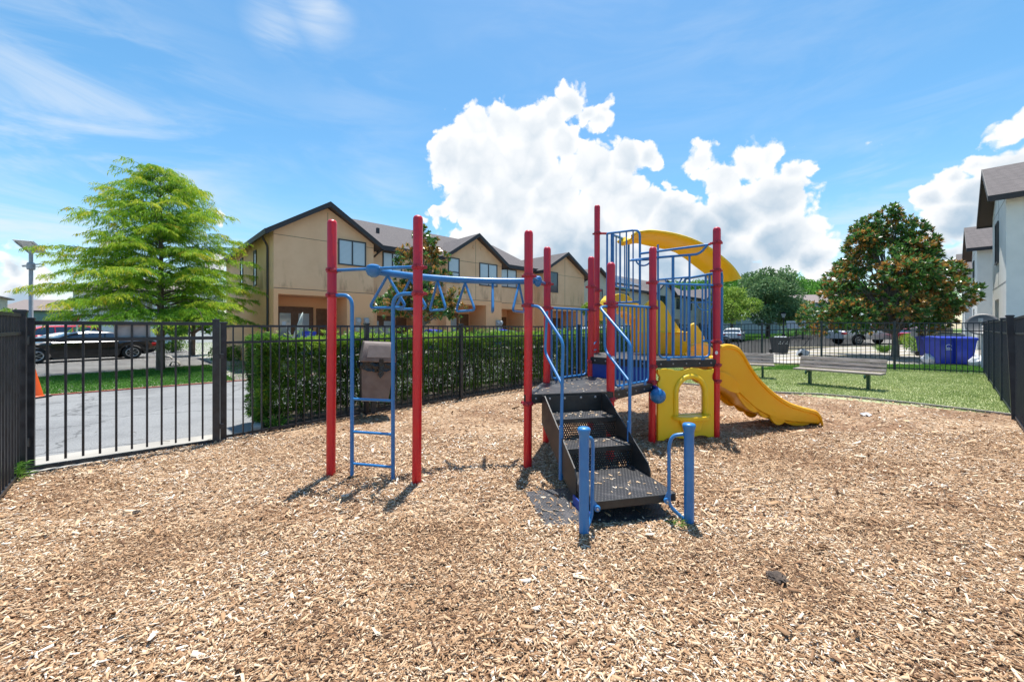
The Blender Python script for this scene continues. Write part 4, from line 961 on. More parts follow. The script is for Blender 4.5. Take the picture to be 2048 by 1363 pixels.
# ================================================================= TRASH BIN on fence post
BINM = mat('brown_rough_plastic', (.145, .105, .09), .6, (.19, .145, .125), 5, .25, 90)
BAGM = mat('black_bin_bag', (.012, .013, .014), .25, bump=.8, bscale=22)
def waste_bin():
    c = Vector((A1.x, A1.y, 0))-nL*.34-dL*.02; rz = math.atan2(dL.y, dL.x)-R(22)
    root = thing('waste_bin', (c.x, c.y, .30), 'brown plastic waste bin with black liner strapped to a fence post', 'bin', rz=rz); root.rotation_euler[1] = R(3.5)
    def ring(w, d, z, y=0): return [(-w/2, -d/2+y, z), (w/2, -d/2+y, z), (w/2, d/2+y, z), (-w/2, d/2+y, z)]
    mb = MB(); r0, r1 = ring(.44, .36, 0), ring(.56, .46, .70)
    mb.quad(*reversed(r0)); mb.quad(*r1)
    for i in range(4): j = (i+1) % 4; mb.quad(r0[i], r0[j], r1[j], r1[i])
    mb.build('bin_body', BINM, root, bevel=.03, seg=3, smooth=True)
    mb = MB(); prof = [(-.29, .70), (-.29, .77), (-.20, 1.02), (-.16, 1.055), (.20, 1.055), (.24, 1.02), (.25, .70)]
    mb.prism([(-.30, y, z) for y, z in prof], (.60, 0, 0))
    for i in range(len(prof)*2):
        x, y, z = mb.v[i]; f = (z-.70)/.355; mb.v[i] = (x*(1-.16*f), y, z)
    lid = mb.build('lid', BINM, root, bevel=.018, seg=3, smooth=True)
    mb = MB(); mb.prism([(-.20, -.296, .785), (.20, -.296, .785), (.175, -.214, .995), (-.175, -.214, .995)], (0, -.004, .0)); 
    mb.build('flap', mat('lighter_brown_plastic', (.19, .145, .125), .55, (.16, .12, .10), 6), lid, bevel=.004)
    mb = MB()
    for i in range(26):
        t = i/25*2*math.pi
        pass
    rows = []
    for j, (z, g_) in enumerate(((.72, .0), (.70, .025), (.66, .03), (.62, .02), (.585, .028))):
        row = []
        for i in range(49):
            a = i/48*4; s = int(a) % 4; f = a-int(a)
            cs = [(-.5, -.5), (.5, -.5), (.5, .5), (-.5, .5)]; x = (cs[s][0]*(1-f)+cs[(s+1) % 4][0]*f)*(.56+g_*2); y = (cs[s][1]*(1-f)+cs[(s+1) % 4][1]*f)*(.46+g_*2)
            w_ = .012*math.sin(i*2.7+j)+.008*math.sin(i*5.1+j*2); sag = (.06*math.sin(math.pi*f) if s == 0 else .02)*(j/4)
            row.append((x+w_, y+w_, z-sag+.01*math.sin(i*3.3)))
        rows.append(row)
    mb.grid(rows); mb.prism([(.02, -.27, .69), (.10, -.28, .66), (.085, -.29, .56), (.10, -.29, .50), (.05, -.29, .42), (.0, -.29, .47), (.02, -.29, .57)], (0, .03, 0))
    mb.prism([(.0, -.295, .66), (.09, -.295, .66), (.08, -.30, .76), (.01, -.30, .76)], (0, .02, 0))
    mb.build('bin_liner', BAGM, root, smooth=True)
    mb = MB(); mb.b2(-.04, .04, -.0, .10, -.25, .05); mb.build('mounting_post', BLK, root)
waste_bin()
# ================================================================= BENCHES
WOOD = mat('weathered_bench_wood', (.36, .31, .27), .8, (.20, .16, .135), 3, .6, 30, stretch=(1.2, 14, 14), ndetail=8)
GREEN = mat('dark_green_iron', (.008, .07, .042), .4)
def bench(p, ang, label):
    root = thing('park_bench', p, label, 'bench', 'wooden park benches on the lawn', rz=R(ang))   # local x = length, front = -y
    L = 1.83
    for y in (-.20, -.05, .10): mb = MB(); mb.b2(-L/2, L/2, y-.07, y+.07, .40, .445); mb.build('seat_plank', WOOD, root, bevel=.006)
    for i, z in enumerate((.50, .605, .71)):
        mb = MB(); mb.box((0, .20+i*.035, z), (L, .04, .10), rx=-.40); mb.build('back_plank', WOOD, root, bevel=.006)
    for sx in (-1, 1):
        x = sx*(L/2-.30); mb = MB()
        mb.b2(x-.03, x+.03, -.02, .08, -.05, .37)
        mb.tube(rnd_path([(x, -.26, .335), (x, -.10, .375), (x, .18, .375), (x, .25, .60), (x, .30, .76)], .08), .022, 8)
        mb.tube([(x, -.26+.035*math.cos(a*.7), .345+.035*math.sin(a*.7)) for a in range(10)], .02, 8)
        mb.build('leg', GREEN, root, smooth=True)
b1c = Vector((8.0, 10.15, 0)); 
bench((8.50, 10.45, gz(8.3)), 125-180, 'weathered wooden bench with green iron legs, the nearer one in full view')
bench((7.2, 12.65, gz(7)), -30, 'weathered wooden bench half hidden behind the yellow slide')
# ================================================================= BUILDINGS
SHING = None
def shingle(name, c1, c2):
    m = bpy.data.materials.new(name); m.use_nodes = True; N = NT(m.node_tree); b = m.node_tree.nodes['Principled BSDF']
    tc = N.n('ShaderNodeTexCoord'); sp = N.n('ShaderNodeSeparateXYZ'); N.l(tc.outputs['Object'], sp.inputs[0])
    cb = N.n('ShaderNodeCombineXYZ'); N.l(N.m('ADD', sp.outputs[0], N.m('MULTIPLY', sp.outputs[1], .35)), cb.inputs[0]); N.l(N.m('MULTIPLY', sp.outputs[2], 2.2), cb.inputs[1])
    br = N.n('ShaderNodeTexBrick', i={'Scale': 3.4, 'Mortar Size': .012, 'Color1': (*c1, 1), 'Color2': (*c2, 1), 'Mortar': (c1[0]*.45, c1[1]*.45, c1[2]*.45, 1), 'Brick Width': .35, 'Row Height': .22}); N.l(cb.outputs[0], br.inputs[0])
    n = N.noise(tc.outputs['Object'], 30, 4, .7)
    mm = N.n('ShaderNodeMix', data_type='RGBA', blend_type='MULTIPLY'); mm.inputs[0].default_value = .6; N.l(br.outputs[0], mm.inputs[6]); N.l(n.outputs[0], mm.inputs[7])
    mv = N.v('SCALE', mm.outputs[2], scale=1.35).outputs[0]; N.l(mv, b.inputs['Base Color']); b.inputs['Roughness'].default_value = .9; return m
SH_T = shingle('brown_asphalt_shingle', (.135, .115, .112), (.095, .082, .082))
SH_W = shingle('warm_grey_shingle', (.165, .140, .135), (.115, .098, .096))
SH_B = mat('far_brown_shingle', (.20, .16, .15), .9, (.26, .21, .19), 8)
TRIM = mat('dark_brown_trim', (.040, .034, .034), .6)
SOFF = mat('dark_soffit', (.075, .055, .045), .7)
def stucco(name, c, c2, dirt=None):
    m = bpy.data.materials.new(name); m.use_nodes = True; N = NT(m.node_tree); b = m.node_tree.nodes['Principled BSDF']
    tc = N.n('ShaderNodeTexCoord'); v = tc.outputs['Object']
    n = N.noise(v, .8, 7, .65); col = N.mix(N.ss(n.outputs[0], .35, .65), c, c2)
    if dirt:
        sp = N.n('ShaderNodeSeparateXYZ'); N.l(v, sp.inputs[0]); n2 = N.noise(N.v('MULTIPLY', v, (1, 1, .25)).outputs[0], 1.6, 5, .65)
        # water staining above the floor band, fading upwards
        f = N.m('MULTIPLY', N.ss(sp.outputs[2], 3.35, 4.7, 1, 0), N.ss(n2.outputs[0], .48, .62))
        low = N.ss(sp.outputs[2], 3.45, 3.15)
        f = N.m('MULTIPLY', f, N.m('SUBTRACT', 1.0, low)); col = N.mix(N.m('MULTIPLY', f, .8), col, dirt)
        col = N.mix(low, col, (c[0]*1.02, c[1]*.86, c[2]*.74))
    N.l(col, b.inputs['Base Color']); b.inputs['Roughness'].default_value = .92
    n3 = N.noise(v, 45, 3, .6); bp = N.n('ShaderNodeBump', i={'Strength': .35, 'Distance': .01}); N.l(n3.outputs[0], bp.inputs['Height']); N.l(bp.outputs[0], b.inputs['Normal']); return m
ST_TAN = stucco('tan_stucco', (.84, .53, .31), (.78, .475, .27), (.46, .25, .14))
ST_CRM = stucco('cream_stucco', (.60, .55, .42), (.54, .49, .37))
ST_WHT = stucco('white_stucco', (.84, .83, .77), (.77, .765, .71))
GL_B = glass_mat('window_glass_with_blinds', (.50, .54, .56), True)
GL_D = glass_mat('dark_window_glass', (.03, .04, .05), False)
FRM = mat('bronze_window_frame', (.05, .055, .06), .5)
DOORW = mat('brown_wood_door', (.17, .075, .03), .5, (.13, .055, .02), 6)
def wall_holes(mb, x0, x1, z0, z1, holes, y, flip=False):
    xs = sorted(set([x0, x1]+[h[0] for h in holes]+[h[1] for h in holes])); zs = sorted(set([z0, z1]+[h[2] for h in holes]+[h[3] for h in holes]))
    for a, b in zip(xs, xs[1:]):
        for c, d in zip(zs, zs[1:]):
            mx, mz = (a+b)/2, (c+d)/2
            if any(h[0] < mx < h[1] and h[2] < mz < h[3] for h in holes): continue
            mb.quad((a, y, c), (b, y, c), (b, y, d), (a, y, d))
def window(root, x0, x1, z0, z1, y, glass, frm=None, two=True, horiz=False, label=None, ax='x', s=1):
    """framed window proud of a wall at y (axis 'x') or on an end wall at x=y (axis 'y')"""
    frm = frm or FRM; t = .055
    def bx(mb, a, b, c, d, o0, o1):
        if ax == 'x': mb.b2(a, b, y-o1*s if s > 0 else y-o0*s, y-o0*s if s > 0 else y-o1*s, c, d)
        else: mb.b2(min(y-o1*s, y-o0*s), max(y-o1*s, y-o0*s), a, b, c, d)
    mb = MB(); bx(mb, x0, x1, z1-t, z1, .0, .05); bx(mb, x0, x1, z0, z0+t, .0, .06); bx(mb, x0, x0+t, z0+t, z1-t, 0, .05); bx(mb, x1-t, x1, z0+t, z1-t, 0, .05)
    if two and not horiz: m_ = (x0+x1)/2; bx(mb, m_-.03, m_+.03, z0+t, z1-t, 0, .045)
    if horiz: m_ = (z0+z1)/2-.1; bx(mb, x0+t, x1-t, m_-.03, m_+.03, 0, .045)
    w = mb.build('window', frm, root); mb = MB(); bx(mb, x0+t*.5, x1-t*.5, z0+t*.5, z1-t*.5, .002, .02); mb.build('pane', glass, w); return w
def slab(mb, a, b, c, d, t=.16):
    dn = Vector((0, 0, -t)); p = [Vector(q) for q in (a, b, c, d)]; q = [r+dn for r in p]; bse = len(mb.v)
    mb.v += [tuple(x) for x in p+q]
    for f in ((0, 1, 2, 3), (7, 6, 5, 4), (0, 4, 5, 1), (1, 5, 6, 2), (2, 6, 7, 3), (3, 7, 4, 0)): mb.f.append(tuple(bse+i for i in f))
def rowhouse(name, O_, ang, label, st, sh, gables, x0, x1, eave, apex, ridge, D, rec, holes, windows, group=None, z0=-.5, base=0, pat=True, ov=.35, room=1.7, cat='building', roomwin=True, solar=None):
    root = thing(name, (O_[0], O_[1], base), label, cat, group, rz=ang)
    inset = rec
    mb = MB()
    spans = []; cur = x0
    for a, b in gables:
        if a > cur+.01: spans.append((cur, a, inset))
        spans.append((a, b, 0)); cur = b
    if cur < x1-.01: spans.append((cur, x1, inset))
    for a, b, y in spans:
        hs = [h for h in holes if h[0] >= a-.01 and h[1] <= b+.01]
        wall_holes(mb, a, b, z0, eave, hs, y)
        if y == 0:
            m_ = (a+b)/2; mb.quad((a, 0, eave), (b, 0, eave), (m_, 0, apex-.1))
        for (ha, hb, hc, hd) in hs:    # porch recess
            rr = y+room
            mb.quad((ha, y, hc), (ha, rr, hc), (ha, rr, hd), (ha, y, hd)); mb.quad((hb, y, hc), (hb, y, hd), (hb, rr, hd), (hb, rr, hc))
            mb.quad((ha, y, hd), (ha, rr, hd), (hb, rr, hd), (hb, y, hd)); mb.quad((ha, rr, hc), (hb, rr, hc), (hb, rr, hd), (ha, rr, hd))
    for (a, b, y), (c, d, y2) in zip(spans, spans[1:]):
        if y != y2: mb.quad((b, 0, z0), (b, inset, z0), (b, inset, eave), (b, 0, eave))
    y_end0, y_end1 = spans[0][2], spans[-1][2]
    mb.quad((x0, y_end0, z0), (x0, D, z0), (x0, D, eave), (x0, y_end0, eave)); mb.quad((x1, y_end1, z0), (x1, y_end1, eave), (x1, D, eave), (x1, D, z0))
    mb.quad((x0, D, z0), (x1, D, z0), (x1, D, eave), (x0, D, eave))
    if gables[0][0] > x0+.01: mb.quad((x0, inset, eave), (x0, D, eave), (x0, D/2, ridge-.2))
    if gables[-1][1] < x1-.01: mb.quad((x1, inset, eave), (x1, D/2, ridge-.2), (x1, D, eave))
    wl = mb.build('wall', st, root, recalc=False)
    # thin control joints
    mb = MB(); jm = mat('stucco_joint', (.22, .15, .10), .9) if st is ST_TAN else mat('pale_stucco_joint', (.36, .35, .33), .9)
    for a, b, y in spans:
        mb.b2(a, b, y-.006, y-.001, 3.28, 3.31)
        if y == 0: m_ = (a+b)/2; mb.b2(m_-.01, m_+.01, -.006, -.001, 3.31, apex-.3); mb.b2(a, b, -.006, -.001, eave-.22, eave-.20)
    mb.build('stucco_joints', jm, wl)
    # roofs
    mb = MB(); tm = MB(); sf = MB()
    s_ = (ridge-eave)/(D/2-inset)
    ye = inset-ov; ze = eave-ov*s_*0+.10
    rx0 = gables[0][1]-.05 if abs(gables[0][0]-x0) < .01 else x0-ov*.4
    rx1 = gables[-1][0]+.05 if abs(gables[-1][1]-x1) < .01 else x1+ov*.4
    slab(mb, (rx0, ye, ze-.02), (rx1, ye, ze-.02), (rx1, D/2, ridge), (rx0, D/2, ridge))
    slab(mb, (rx0, D+ov, ze-.02), (rx0, D/2, ridge), (rx1, D/2, ridge), (rx1, D+ov, ze-.02))
    mbw = MB()
    for xx, on in ((rx0, rx0 > x0), (rx1, rx1 < x1)):
        if on: mbw.quad((xx, ye+.1, eave-.1), (xx, D, eave-.1), (xx, D/2, ridge-.17))
    if mbw.v: mbw.build('gable_wall', st, root, recalc=False)
    for a, b, y in spans:
        if y != 0: tm.b2(a-.0, b+.0, ye-.05, ye-.003, ze-.24, ze+.0)
        if y != 0: sf.b2(a, b, ye, inset, ze-.22, ze-.19)
    rf = mb.build('roof', sh, root)
    mb = MB()
    for a, b in gables:
        m_ = (a+b)/2; sl = (apex-eave)/((b-a)/2); za = eave-sl*ov+.12; zb = apex+.12
        # length of the cross ridge until it meets the main roof
        yl = min(D/2, inset+(zb-eave)/max(s_, .01)+.5)
        if abs(a-x0) < .01 or abs(b-x1) < .01: yl = D+ov
        slab(mb, (a-ov, -ov, za), (m_, -ov, zb), (m_, yl, zb), (a-ov, yl, za), .14)
        slab(mb, (b+ov, -ov, za), (b+ov, yl, za), (m_, yl, zb), (m_, -ov, zb), .14)
        for p, q in (((a-ov, za), (m_, zb)), ((m_, zb), (b+ov, za))):
            d = Vector((q[0]-p[0], 0, q[1]-p[1])).normalized()
            tm.prism([(p[0], -ov-.035, p[1]+.012), (q[0], -ov-.035, q[1]+.012), (q[0], -ov-.035, q[1]-.22), (p[0], -ov-.035, p[1]-.22)], (0, .032, 0))
        for xx in (a-ov, b+ov): tm.b2(xx-.045 if xx < m_ else xx+.003, xx-.003 if xx < m_ else xx+.045, -ov-.03, yl if (xx < x0 or xx > x1) else ye, za-.22, za+.0)
        sf.quad((a-ov, -ov, za-.15), (m_, -ov, zb-.15), (m_, 0, zb-.15), (a-ov, 0, za-.15)); sf.quad((b+ov, -ov, za-.15), (b+ov, 0, za-.15), (m_, 0, zb-.15), (m_, -ov, zb-.15))
    mb.build('gable_roof', sh, root); tm.build('fascia', TRIM, rf); sf.build('soffit', SOFF, rf, recalc=False)
    for w in windows: window(root, *w[:6], **(w[6] if len(w) > 6 else {}))
    if roomwin:
        for ha, hb, hc, hd in holes:
            yb = next(y for a, b, y in spans if a-.01 <= ha and hb <= b+.01)+room-.02
            wd = hb-ha; a = ha+.25; b = ha+wd*.66; 
            mb = MB(); mb.b2(a, b, yb-.06, yb, hc, hd-.45); dr = mb.build('patio_door', DOORW, root)
            for k in range(2):
                xa = a+(b-a)*(.12+.48*k); mb = MB(); mb.b2(xa, xa+(b-a)*.28, yb-.075, yb-.061, hc+.35, hd-.75); mb.build('pane', GL_B, dr)
            mb = MB(); mb.b2(b+.15, hb-.1, yb-.05, yb, hc, hd-.5); mb.build('side_door', DOORW, root)
    return root
tan_ang = math.atan2(.694, .72)
tx = Vector((-.596*16.7, 16.7))
cg = 4.35
tan = rowhouse('townhouse', (tx.x, tx.y), tan_ang, 'long tan stucco townhouse row with brown gable roofs behind the hedge', ST_TAN, SH_T,
    [(0, 4.35), (8.65, 12.9), (16.9, 21.8)], 0, 21.8, 5.75, 7.15, 8.3, 11, .8,
    [(.17, 3.05, .45, 3.05), (4.9, 7.6, .45, 2.75), (8.95, 11.6, .45, 3.0), (13.3, 15.7, .45, 2.9), (17.4, 20.9, .45, 2.9)],
    [(2.63, 3.95, 4.55, 5.75, 0, GL_B), (5.2, 6.3, 4.5, 5.6, .8, GL_B), (8.75, 9.55, 4.2, 5.65, 0, GL_B, dict(horiz=True)), (11.05, 12.5, 4.2, 5.6, 0, GL_B), (13.3, 15.0, 4.35, 5.6, .8, GL_B),
     (17.6, 18.5, 4.2, 5.7, 0, GL_D, dict(two=False)), (3.0, 3.5, 3.6, 5.3, 0.0, GL_B, dict(ax='y', two=False)), (6.0, 6.6, 3.6, 5.3, 0.0, GL_B, dict(ax='y', two=False))], base=0)
# downspout, meters on the tan building
def child(mb, name, m, root, **kw): return mb.build(name, m, root, **kw)
mb = MB(); mb.tube(rnd_path([(-.30, .55, 5.55), (-.30, .55, 5.45), (-.06, .75, 5.15), (-.06, .75, .2)], .12), .045, 8); child(mb, 'downspout', TRIM, tan, smooth=True)
mb = MB(); mb.tube(rnd_path([(4.62, -.30, 5.45), (4.55, .35, 5.2), (4.40, .70, 5.1)], .1), .045, 8); child(mb, 'downspout', TRIM, tan, smooth=True)
MET = mat('grey_meter_box', (.42, .42, .42), .5)
for x, y in ((3.55, 0), (3.95, 0), (12.5, 0), (12.75, 0)):
    mb = MB(); mb.b2(x-.13, x+.13, y-.12, y-.002, 1.45, 1.75); mb.lathe((x, y-.12, 1.95), [(.12, -.05), (.12, .04), (.09, .09)], 14, axis=(0, -1, 0)); mb.b2(x-.11, x+.11, y-.10, y-.002, 1.76, 2.1); mb.bar((x, y-.04, 1.45), (x, y-.04, .3), .04, .04)
    child(mb, 'electric_meter', MET, tan, bevel=.01)
for x in (10.6, 11.2):
    mb = MB(); mb.lathe((x, -.01, 6.45), [(.09, -.02), (.09, .03), (.05, .05)], 14, axis=(0, -1, 0)); child(mb, 'round_vent', ST_TAN, tan)
mb = MB(); mb.b2(5.9, 6.05, 2.9, 3.05, 6.9, 7.35); child(mb, 'vent_pipe', TRIM, tan)
mb = MB(); mb.b2(-.1, 22, -2.6, -.02, -.4, .44); mb.build('patio_slab', CONC, tan, bevel=.02)
# cream row beyond
rowhouse('townhouse', (6.25, 36.6), tan_ang, 'cream townhouse row with solar panels, seen past the red posts', ST_CRM, SH_W, [(0, 5.6), (14.5, 19.5), (29.5, 34.5)], 0, 34.5, 5.9, 7.4, 8.4, 11, .8,
    [(1, 4, .3, 2.9), (20.5, 23, .3, 2.9)], [(1.8, 3.6, 4.2, 5.5, 0, GL_D), (8, 10, 4.2, 5.5, .8, GL_D), (10.8, 13.0, 2.0, 2.9, .8, GL_D), (15.5, 17.2, 4.2, 5.6, 0, GL_D), (22, 23, 4.2, 5.6, .8, GL_D), (26, 27, 4.2, 5.6, .8, GL_D), (31, 33, 4.2, 5.6, 0, GL_D), (16, 18, 1, 3, 0, GL_D), (31, 33, 1, 3, 0, GL_D)], base=-.1)
cr = bpy.data.objects['townhouse.001']
mb = MB()
for i in range(5):
    for j in range(2):
        a = 7+i*1.5; y = 1.6+j*1.7; s_ = (8.4-5.9)/(5.5-.8)
        slab(mb, (a, y, 6.17+(y-.45)*.47), (a+1.4, y, 6.17+(y-.45)*.47), (a+1.4, y+1.6, 6.17+(y+1.15)*.47), (a, y+1.6, 6.17+(y+1.15)*.47), .05)
mb.build('solar_panels', mat('solar_panel_glass', (.02, .025, .045), .2), cr)
# white row right
wang = math.atan2(-.687, -.726)
def whouse(k, label):
    c = Vector((19.15, 15.5, 0))+Vector((.726, .687, 0))*15.4*k
    r_ = rowhouse('townhouse', (c.x, c.y), wang, label, ST_WHT, SH_W, [(-5.3, 0)], -15.0 if k else -15.0, 0, 6.75, 8.35, 8.75, 9.5, 1.3,
        [(-4.2, -2.6, .3, 2.75)], [(-3.6, -2.5, 4.3, 6.1, 0, GL_D), (-8.0, -7.0, 4.3, 6.0, 1.3, GL_D), (-10.4, -9.4, 4.3, 6.0, 1.3, GL_D), (-9.5, -8.0, .6, 2.7, 1.3, GL_D), (-13, -12, 4.3, 6, 1.3, GL_D),
          (1.0, 3.2, .35, 2.75, 0.0, GL_D, dict(ax='y', s=-1)), (3.9, 5.2, 4.2, 5.8, 0.0, GL_B, dict(ax='y', s=-1))], base=gz(c.x)-.02, roomwin=False, ov=.45)
    return r_
w0 = whouse(0, 'white stucco townhouse at the right edge, nearest the fence'); whouse(1, 'white stucco townhouse, second along behind the right fence'); whouse(2, 'white stucco townhouse farthest along, beside the magnolia')
# simple detached houses
def house(name, O_, ang, w, d, h, rh, wallm, roofm, label, wins=(), garages=(), hip=False, base=None, ov=.4, cat='house', group=None):
    root = thing(name, (O_[0], O_[1], gz(O_[0]) if base is None else base), label, cat, group, rz=R(ang))
    mb = MB(); mb.b2(0, w, 0, d, -.6, h)
    if not hip: mb.prism([(0.003, 0, h), (0.003, d, h), (0.003, d/2, h+rh-.1)], (w-.006, 0, 0))
    mb.build('wall', wallm, root)
    mb = MB(); e = ov; zz = h+.05
    if hip:
        a, b, c, d_, r1, r2 = (-e, -e, zz), (w+e, -e, zz), (w+e, d+e, zz), (-e, d+e, zz), (d/2, d/2, h+rh), (w-d/2, d/2, h+rh)
        mb.quad(a, b, r2, r1); mb.quad(b, c, r2); mb.quad(c, d_, r1, r2); mb.quad(d_, a, r1); mb.quad(a, d_, c, b)
    else:
        slab(mb, (-e, -e, zz), (w+e, -e, zz), (w+e, d/2, h+rh), (-e, d/2, h+rh)); slab(mb, (-e, d+e, zz), (-e, d/2, h+rh), (w+e, d/2, h+rh), (w+e, d+e, zz))
    rf = mb.build('roof', roofm, root)
    mb = MB(); mb.b2(-e, w+e, -e-.04, -e-.003, zz-.2, zz); mb.build('fascia', TRIM, rf)
    for x0, x1, z0, z1 in wins: window(root, x0, x1, z0, z1, 0, GL_D, frm=mat('white_window_trim', (.62, .62, .58), .6))
    for x0, x1 in garages:
        mb = MB(); mb.b2(x0, x1, -.04, 0, -.1, 2.3); g_ = mb.build('garage_door', mat('garage_door_grey', (.34, .39, .38), .6), root)
        mb = MB(); mb.b2(x0-.2, x0, -.07, 0, -.1, 2.5); mb.b2(x1, x1+.2, -.07, 0, -.1, 2.5); mb.b2(x0, x1, -.07, 0, 2.3, 2.5)
        for z in (.55, 1.1, 1.7): mb.b2(x0, x1, -.045, -.041, z, z+.02)
        mb.build('door_trim', mat('cream_trim', (.58, .56, .42), .6), g_)
    return root
BLUEG = mat('blue_grey_siding', (.17, .26, .32), .8, (.15, .23, .29), 3, stretch=(1, 1, 1))
SAGE = mat('sage_siding', (.27, .33, .31), .8, (.24, .30, .28), 3)
TAND = mat('tan_house_wall', (.34, .27, .20), .9)
house('house', (-75, 58), 8, 15, 9, 4.6, 1.9, BLUEG, SH_B, 'low blue-grey house with brown roof behind the solar lamp', wins=[(2, 4, 1, 2.4), (8, 10, 1, 2.4), (12, 13.5, 2.6, 4)], garages=[(4.8, 7.4)])
house('house', (-57.0, 42), 4, 12, 8, 5.7, .9, ST_CRM, SH_B, 'cream house cut off by the left edge of the view', wins=[(8, 9.5, .8, 2.6)]).location.x = -75.5
house('house', (-50.5, 46), 6, 11, 9, 6.3, 2.0, ST_WHT, SH_B, 'white two-storey house behind the feathery green tree', wins=[(2.5, 5, 3.9, 5.4), (7, 8.5, 3.9, 5.4), (1, 3, .8, 2.4)], garages=[(5, 8)])
house('house', (-39, 62), 4, 16, 9, 3.2, 1.6, TAND, SH_B, 'low tan house glimpsed under the feathery green tree', wins=[(2, 4, .8, 2.3), (6, 8, .8, 2.3), (11, 13, .8, 2.3)])
house('house', (43.5, 80), -4, 17, 9, 3.1, 1.2, SAGE, SAGE, 'low sage garage block beyond the street with two cream framed doors', garages=[(2.4, 7.2), (10, 14.8)], base=.9)
house('house', (60.5, 84), -8, 9, 8, 6.0, 2.0, BLUEG, SH_B, 'blue-grey two-storey house with brown roof beyond the street', wins=[(1.2, 3.2, 3.6, 5.4), (6, 7.5, 3.8, 5.2)], base=.9)
house('house', (60.8, 79.5), -8, 22, 4, 2.75, 1.0, SAGE, SAGE, 'pale garage block in front of the blue-grey house, partly behind the big magnolia', garages=[(2.4, 6.6), (8.0, 13.0), (15, 19)], base=.9)
# ================================================================= TREES
CYP = ramp_mat('cypress_frond', [(0, (.05, .15, .010)), (.35, (.15, .35, .02)), (.65, (.34, .52, .03)), (.88, (.58, .62, .04)), (1, (.70, .52, .05))], .6, .48)
MAG = ramp_mat('magnolia_leaf', [(0, (.03, .09, .022)), (.35, (.08, .20, .04)), (.62, (.17, .33, .07)), (.64, (.28, .14, .035)), (.85, (.46, .22, .05)), (1, (.56, .36, .09))], .28, .25, spec=.6)
OAK = ramp_mat('oak_leaf', [(0, (.08, .15, .06)), (.5, (.16, .27, .11)), (1, (.27, .40, .17))], .6, .25)
WOODL = ramp_mat('woodland_leaf', [(0, (.05, .15, .02)), (.5, (.11, .30, .04)), (1, (.22, .42, .07))], .6, .3)
LIME = ramp_mat('lime_leaf', [(0, (.14, .26, .03)), (.5, (.28, .42, .06)), (1, (.44, .54, .12))], .6, .35)
BARKM = mat('grey_brown_bark', (.16, .125, .10), .95, (.09, .065, .05), 9, .8, 30, stretch=(1, 1, .3), ndetail=8)
BARKL = mat('pale_bark', (.26, .24, .21), .9, (.15, .13, .11), 7, .6, 30, stretch=(1, 1, .4), ndetail=8)
def cypress(p, H, Rb, label, n_br=175, z0=1.85, seed=3, fr=30, cone=1.0):
    rg = np.random.default_rng(seed); root = thing('cypress_tree', p, label, 'tree')
    mb = MB(); tr = [(0, 0, -.1), (.02, 0, .1), (.0, .03, H*.3), (.05, 0, H*.6), (0, 0, H*.97)]
    mb.tube(tr, [.20, .15, .115, .06, .012], 12); t = mb.build('trunk', BARKM, root, smooth=True)
    bm_ = MB(); Ps, Ds, Ls, Rs = [], [], [], []
    for i in range(n_br):
        f = ((i+.5)/n_br)**.95; z = z0+(H-z0)*f+rg.normal(0, .12); a = i*2.39996+rg.normal(0, .5)
        L = Rb*(1-f)**.62*rg.uniform(.60, 1.08)+.25
        if f > .9: L *= .8
        rise = .30+.50*f+rg.normal(0, .09)
        n = 9; pts = []
        for k in range(n+1):
            u = k/n; pts.append(Vector((math.cos(a+.12*math.sin(u*3))*L*u, math.sin(a+.12*math.sin(u*3))*L*u, z+L*(rise*u-.34*u**2.4)+.03*rg.normal())))
        bm_.tube(pts, [max(.003, .028*(1-f*.6)*(1-.85*k/n)) for k in range(n+1)], 5)
        # secondary sprays
        m_ = int(fr*max(.35, L/Rb))
        for j in range(m_):
            u = .18+.82*(j+rg.uniform())/m_; q = u*n; k = min(int(q), n-1); c = pts[k].lerp(pts[k+1], q-k)
            side = 1 if j % 2 else -1; da = a+side*rg.uniform(.5, 1.3); l2 = (.30+.75*(1-u)**.5*min(L/2.2, 1))*rg.uniform(.6, 1.15)
            tip_yel = .10+.36*u+.14*rg.normal()+.15*(rise > .3)
            ns = int(l2*64)+6
            uu = (np.arange(ns)+rg.uniform(0, 1, ns))/ns
            P_ = np.array(c)+np.stack([np.cos(da)*l2*uu, np.sin(da)*l2*uu, (.10*uu-.42*uu*uu)*l2+rg.normal(0, .02, ns)], 1)
            sd = np.where(rg.uniform(size=ns) < .5, 1, -1); fa = da+sd*rg.uniform(.3, 1.4, ns)
            D = np.stack([np.cos(fa), np.sin(fa), -.8+rg.normal(0, .5, ns)], 1)
            Ps.append(P_); Ds.append(D); Ls.append(rg.uniform(.08, .17, ns)); Rs.append(np.clip(tip_yel+.18*uu+rg.normal(0, .07, ns), 0, 1))
    bm_.build('branches', BARKM, t)
    V, Fc, A = leaves(np.concatenate(Ps), np.concatenate(Ds), np.concatenate(Ls), .020, np.concatenate(Rs), droop=.3)
    np_mesh('crown', V, Fc, A, CYP, root); return root
cypress(G(320, 741), 7.95, 3.95, 'tall feathery yellow-green conifer growing beside the driveway')
def crown_pts(rg, n, blobs, shell=.5):
    """random points in the outer part of a union of ellipsoids; returns points and outward directions"""
    w = np.array([b[3]*b[4]*b[5] for b in blobs])**.67; w /= w.sum(); idx = rg.choice(len(blobs), n, p=w)
    B = np.array(blobs)[idx]; d = nrm(rg.normal(size=(n, 3))); r = rg.uniform(shell**3, 1, n)**(1/3)
    return B[:, :3]+d*B[:, 3:6]*r[:, None], d
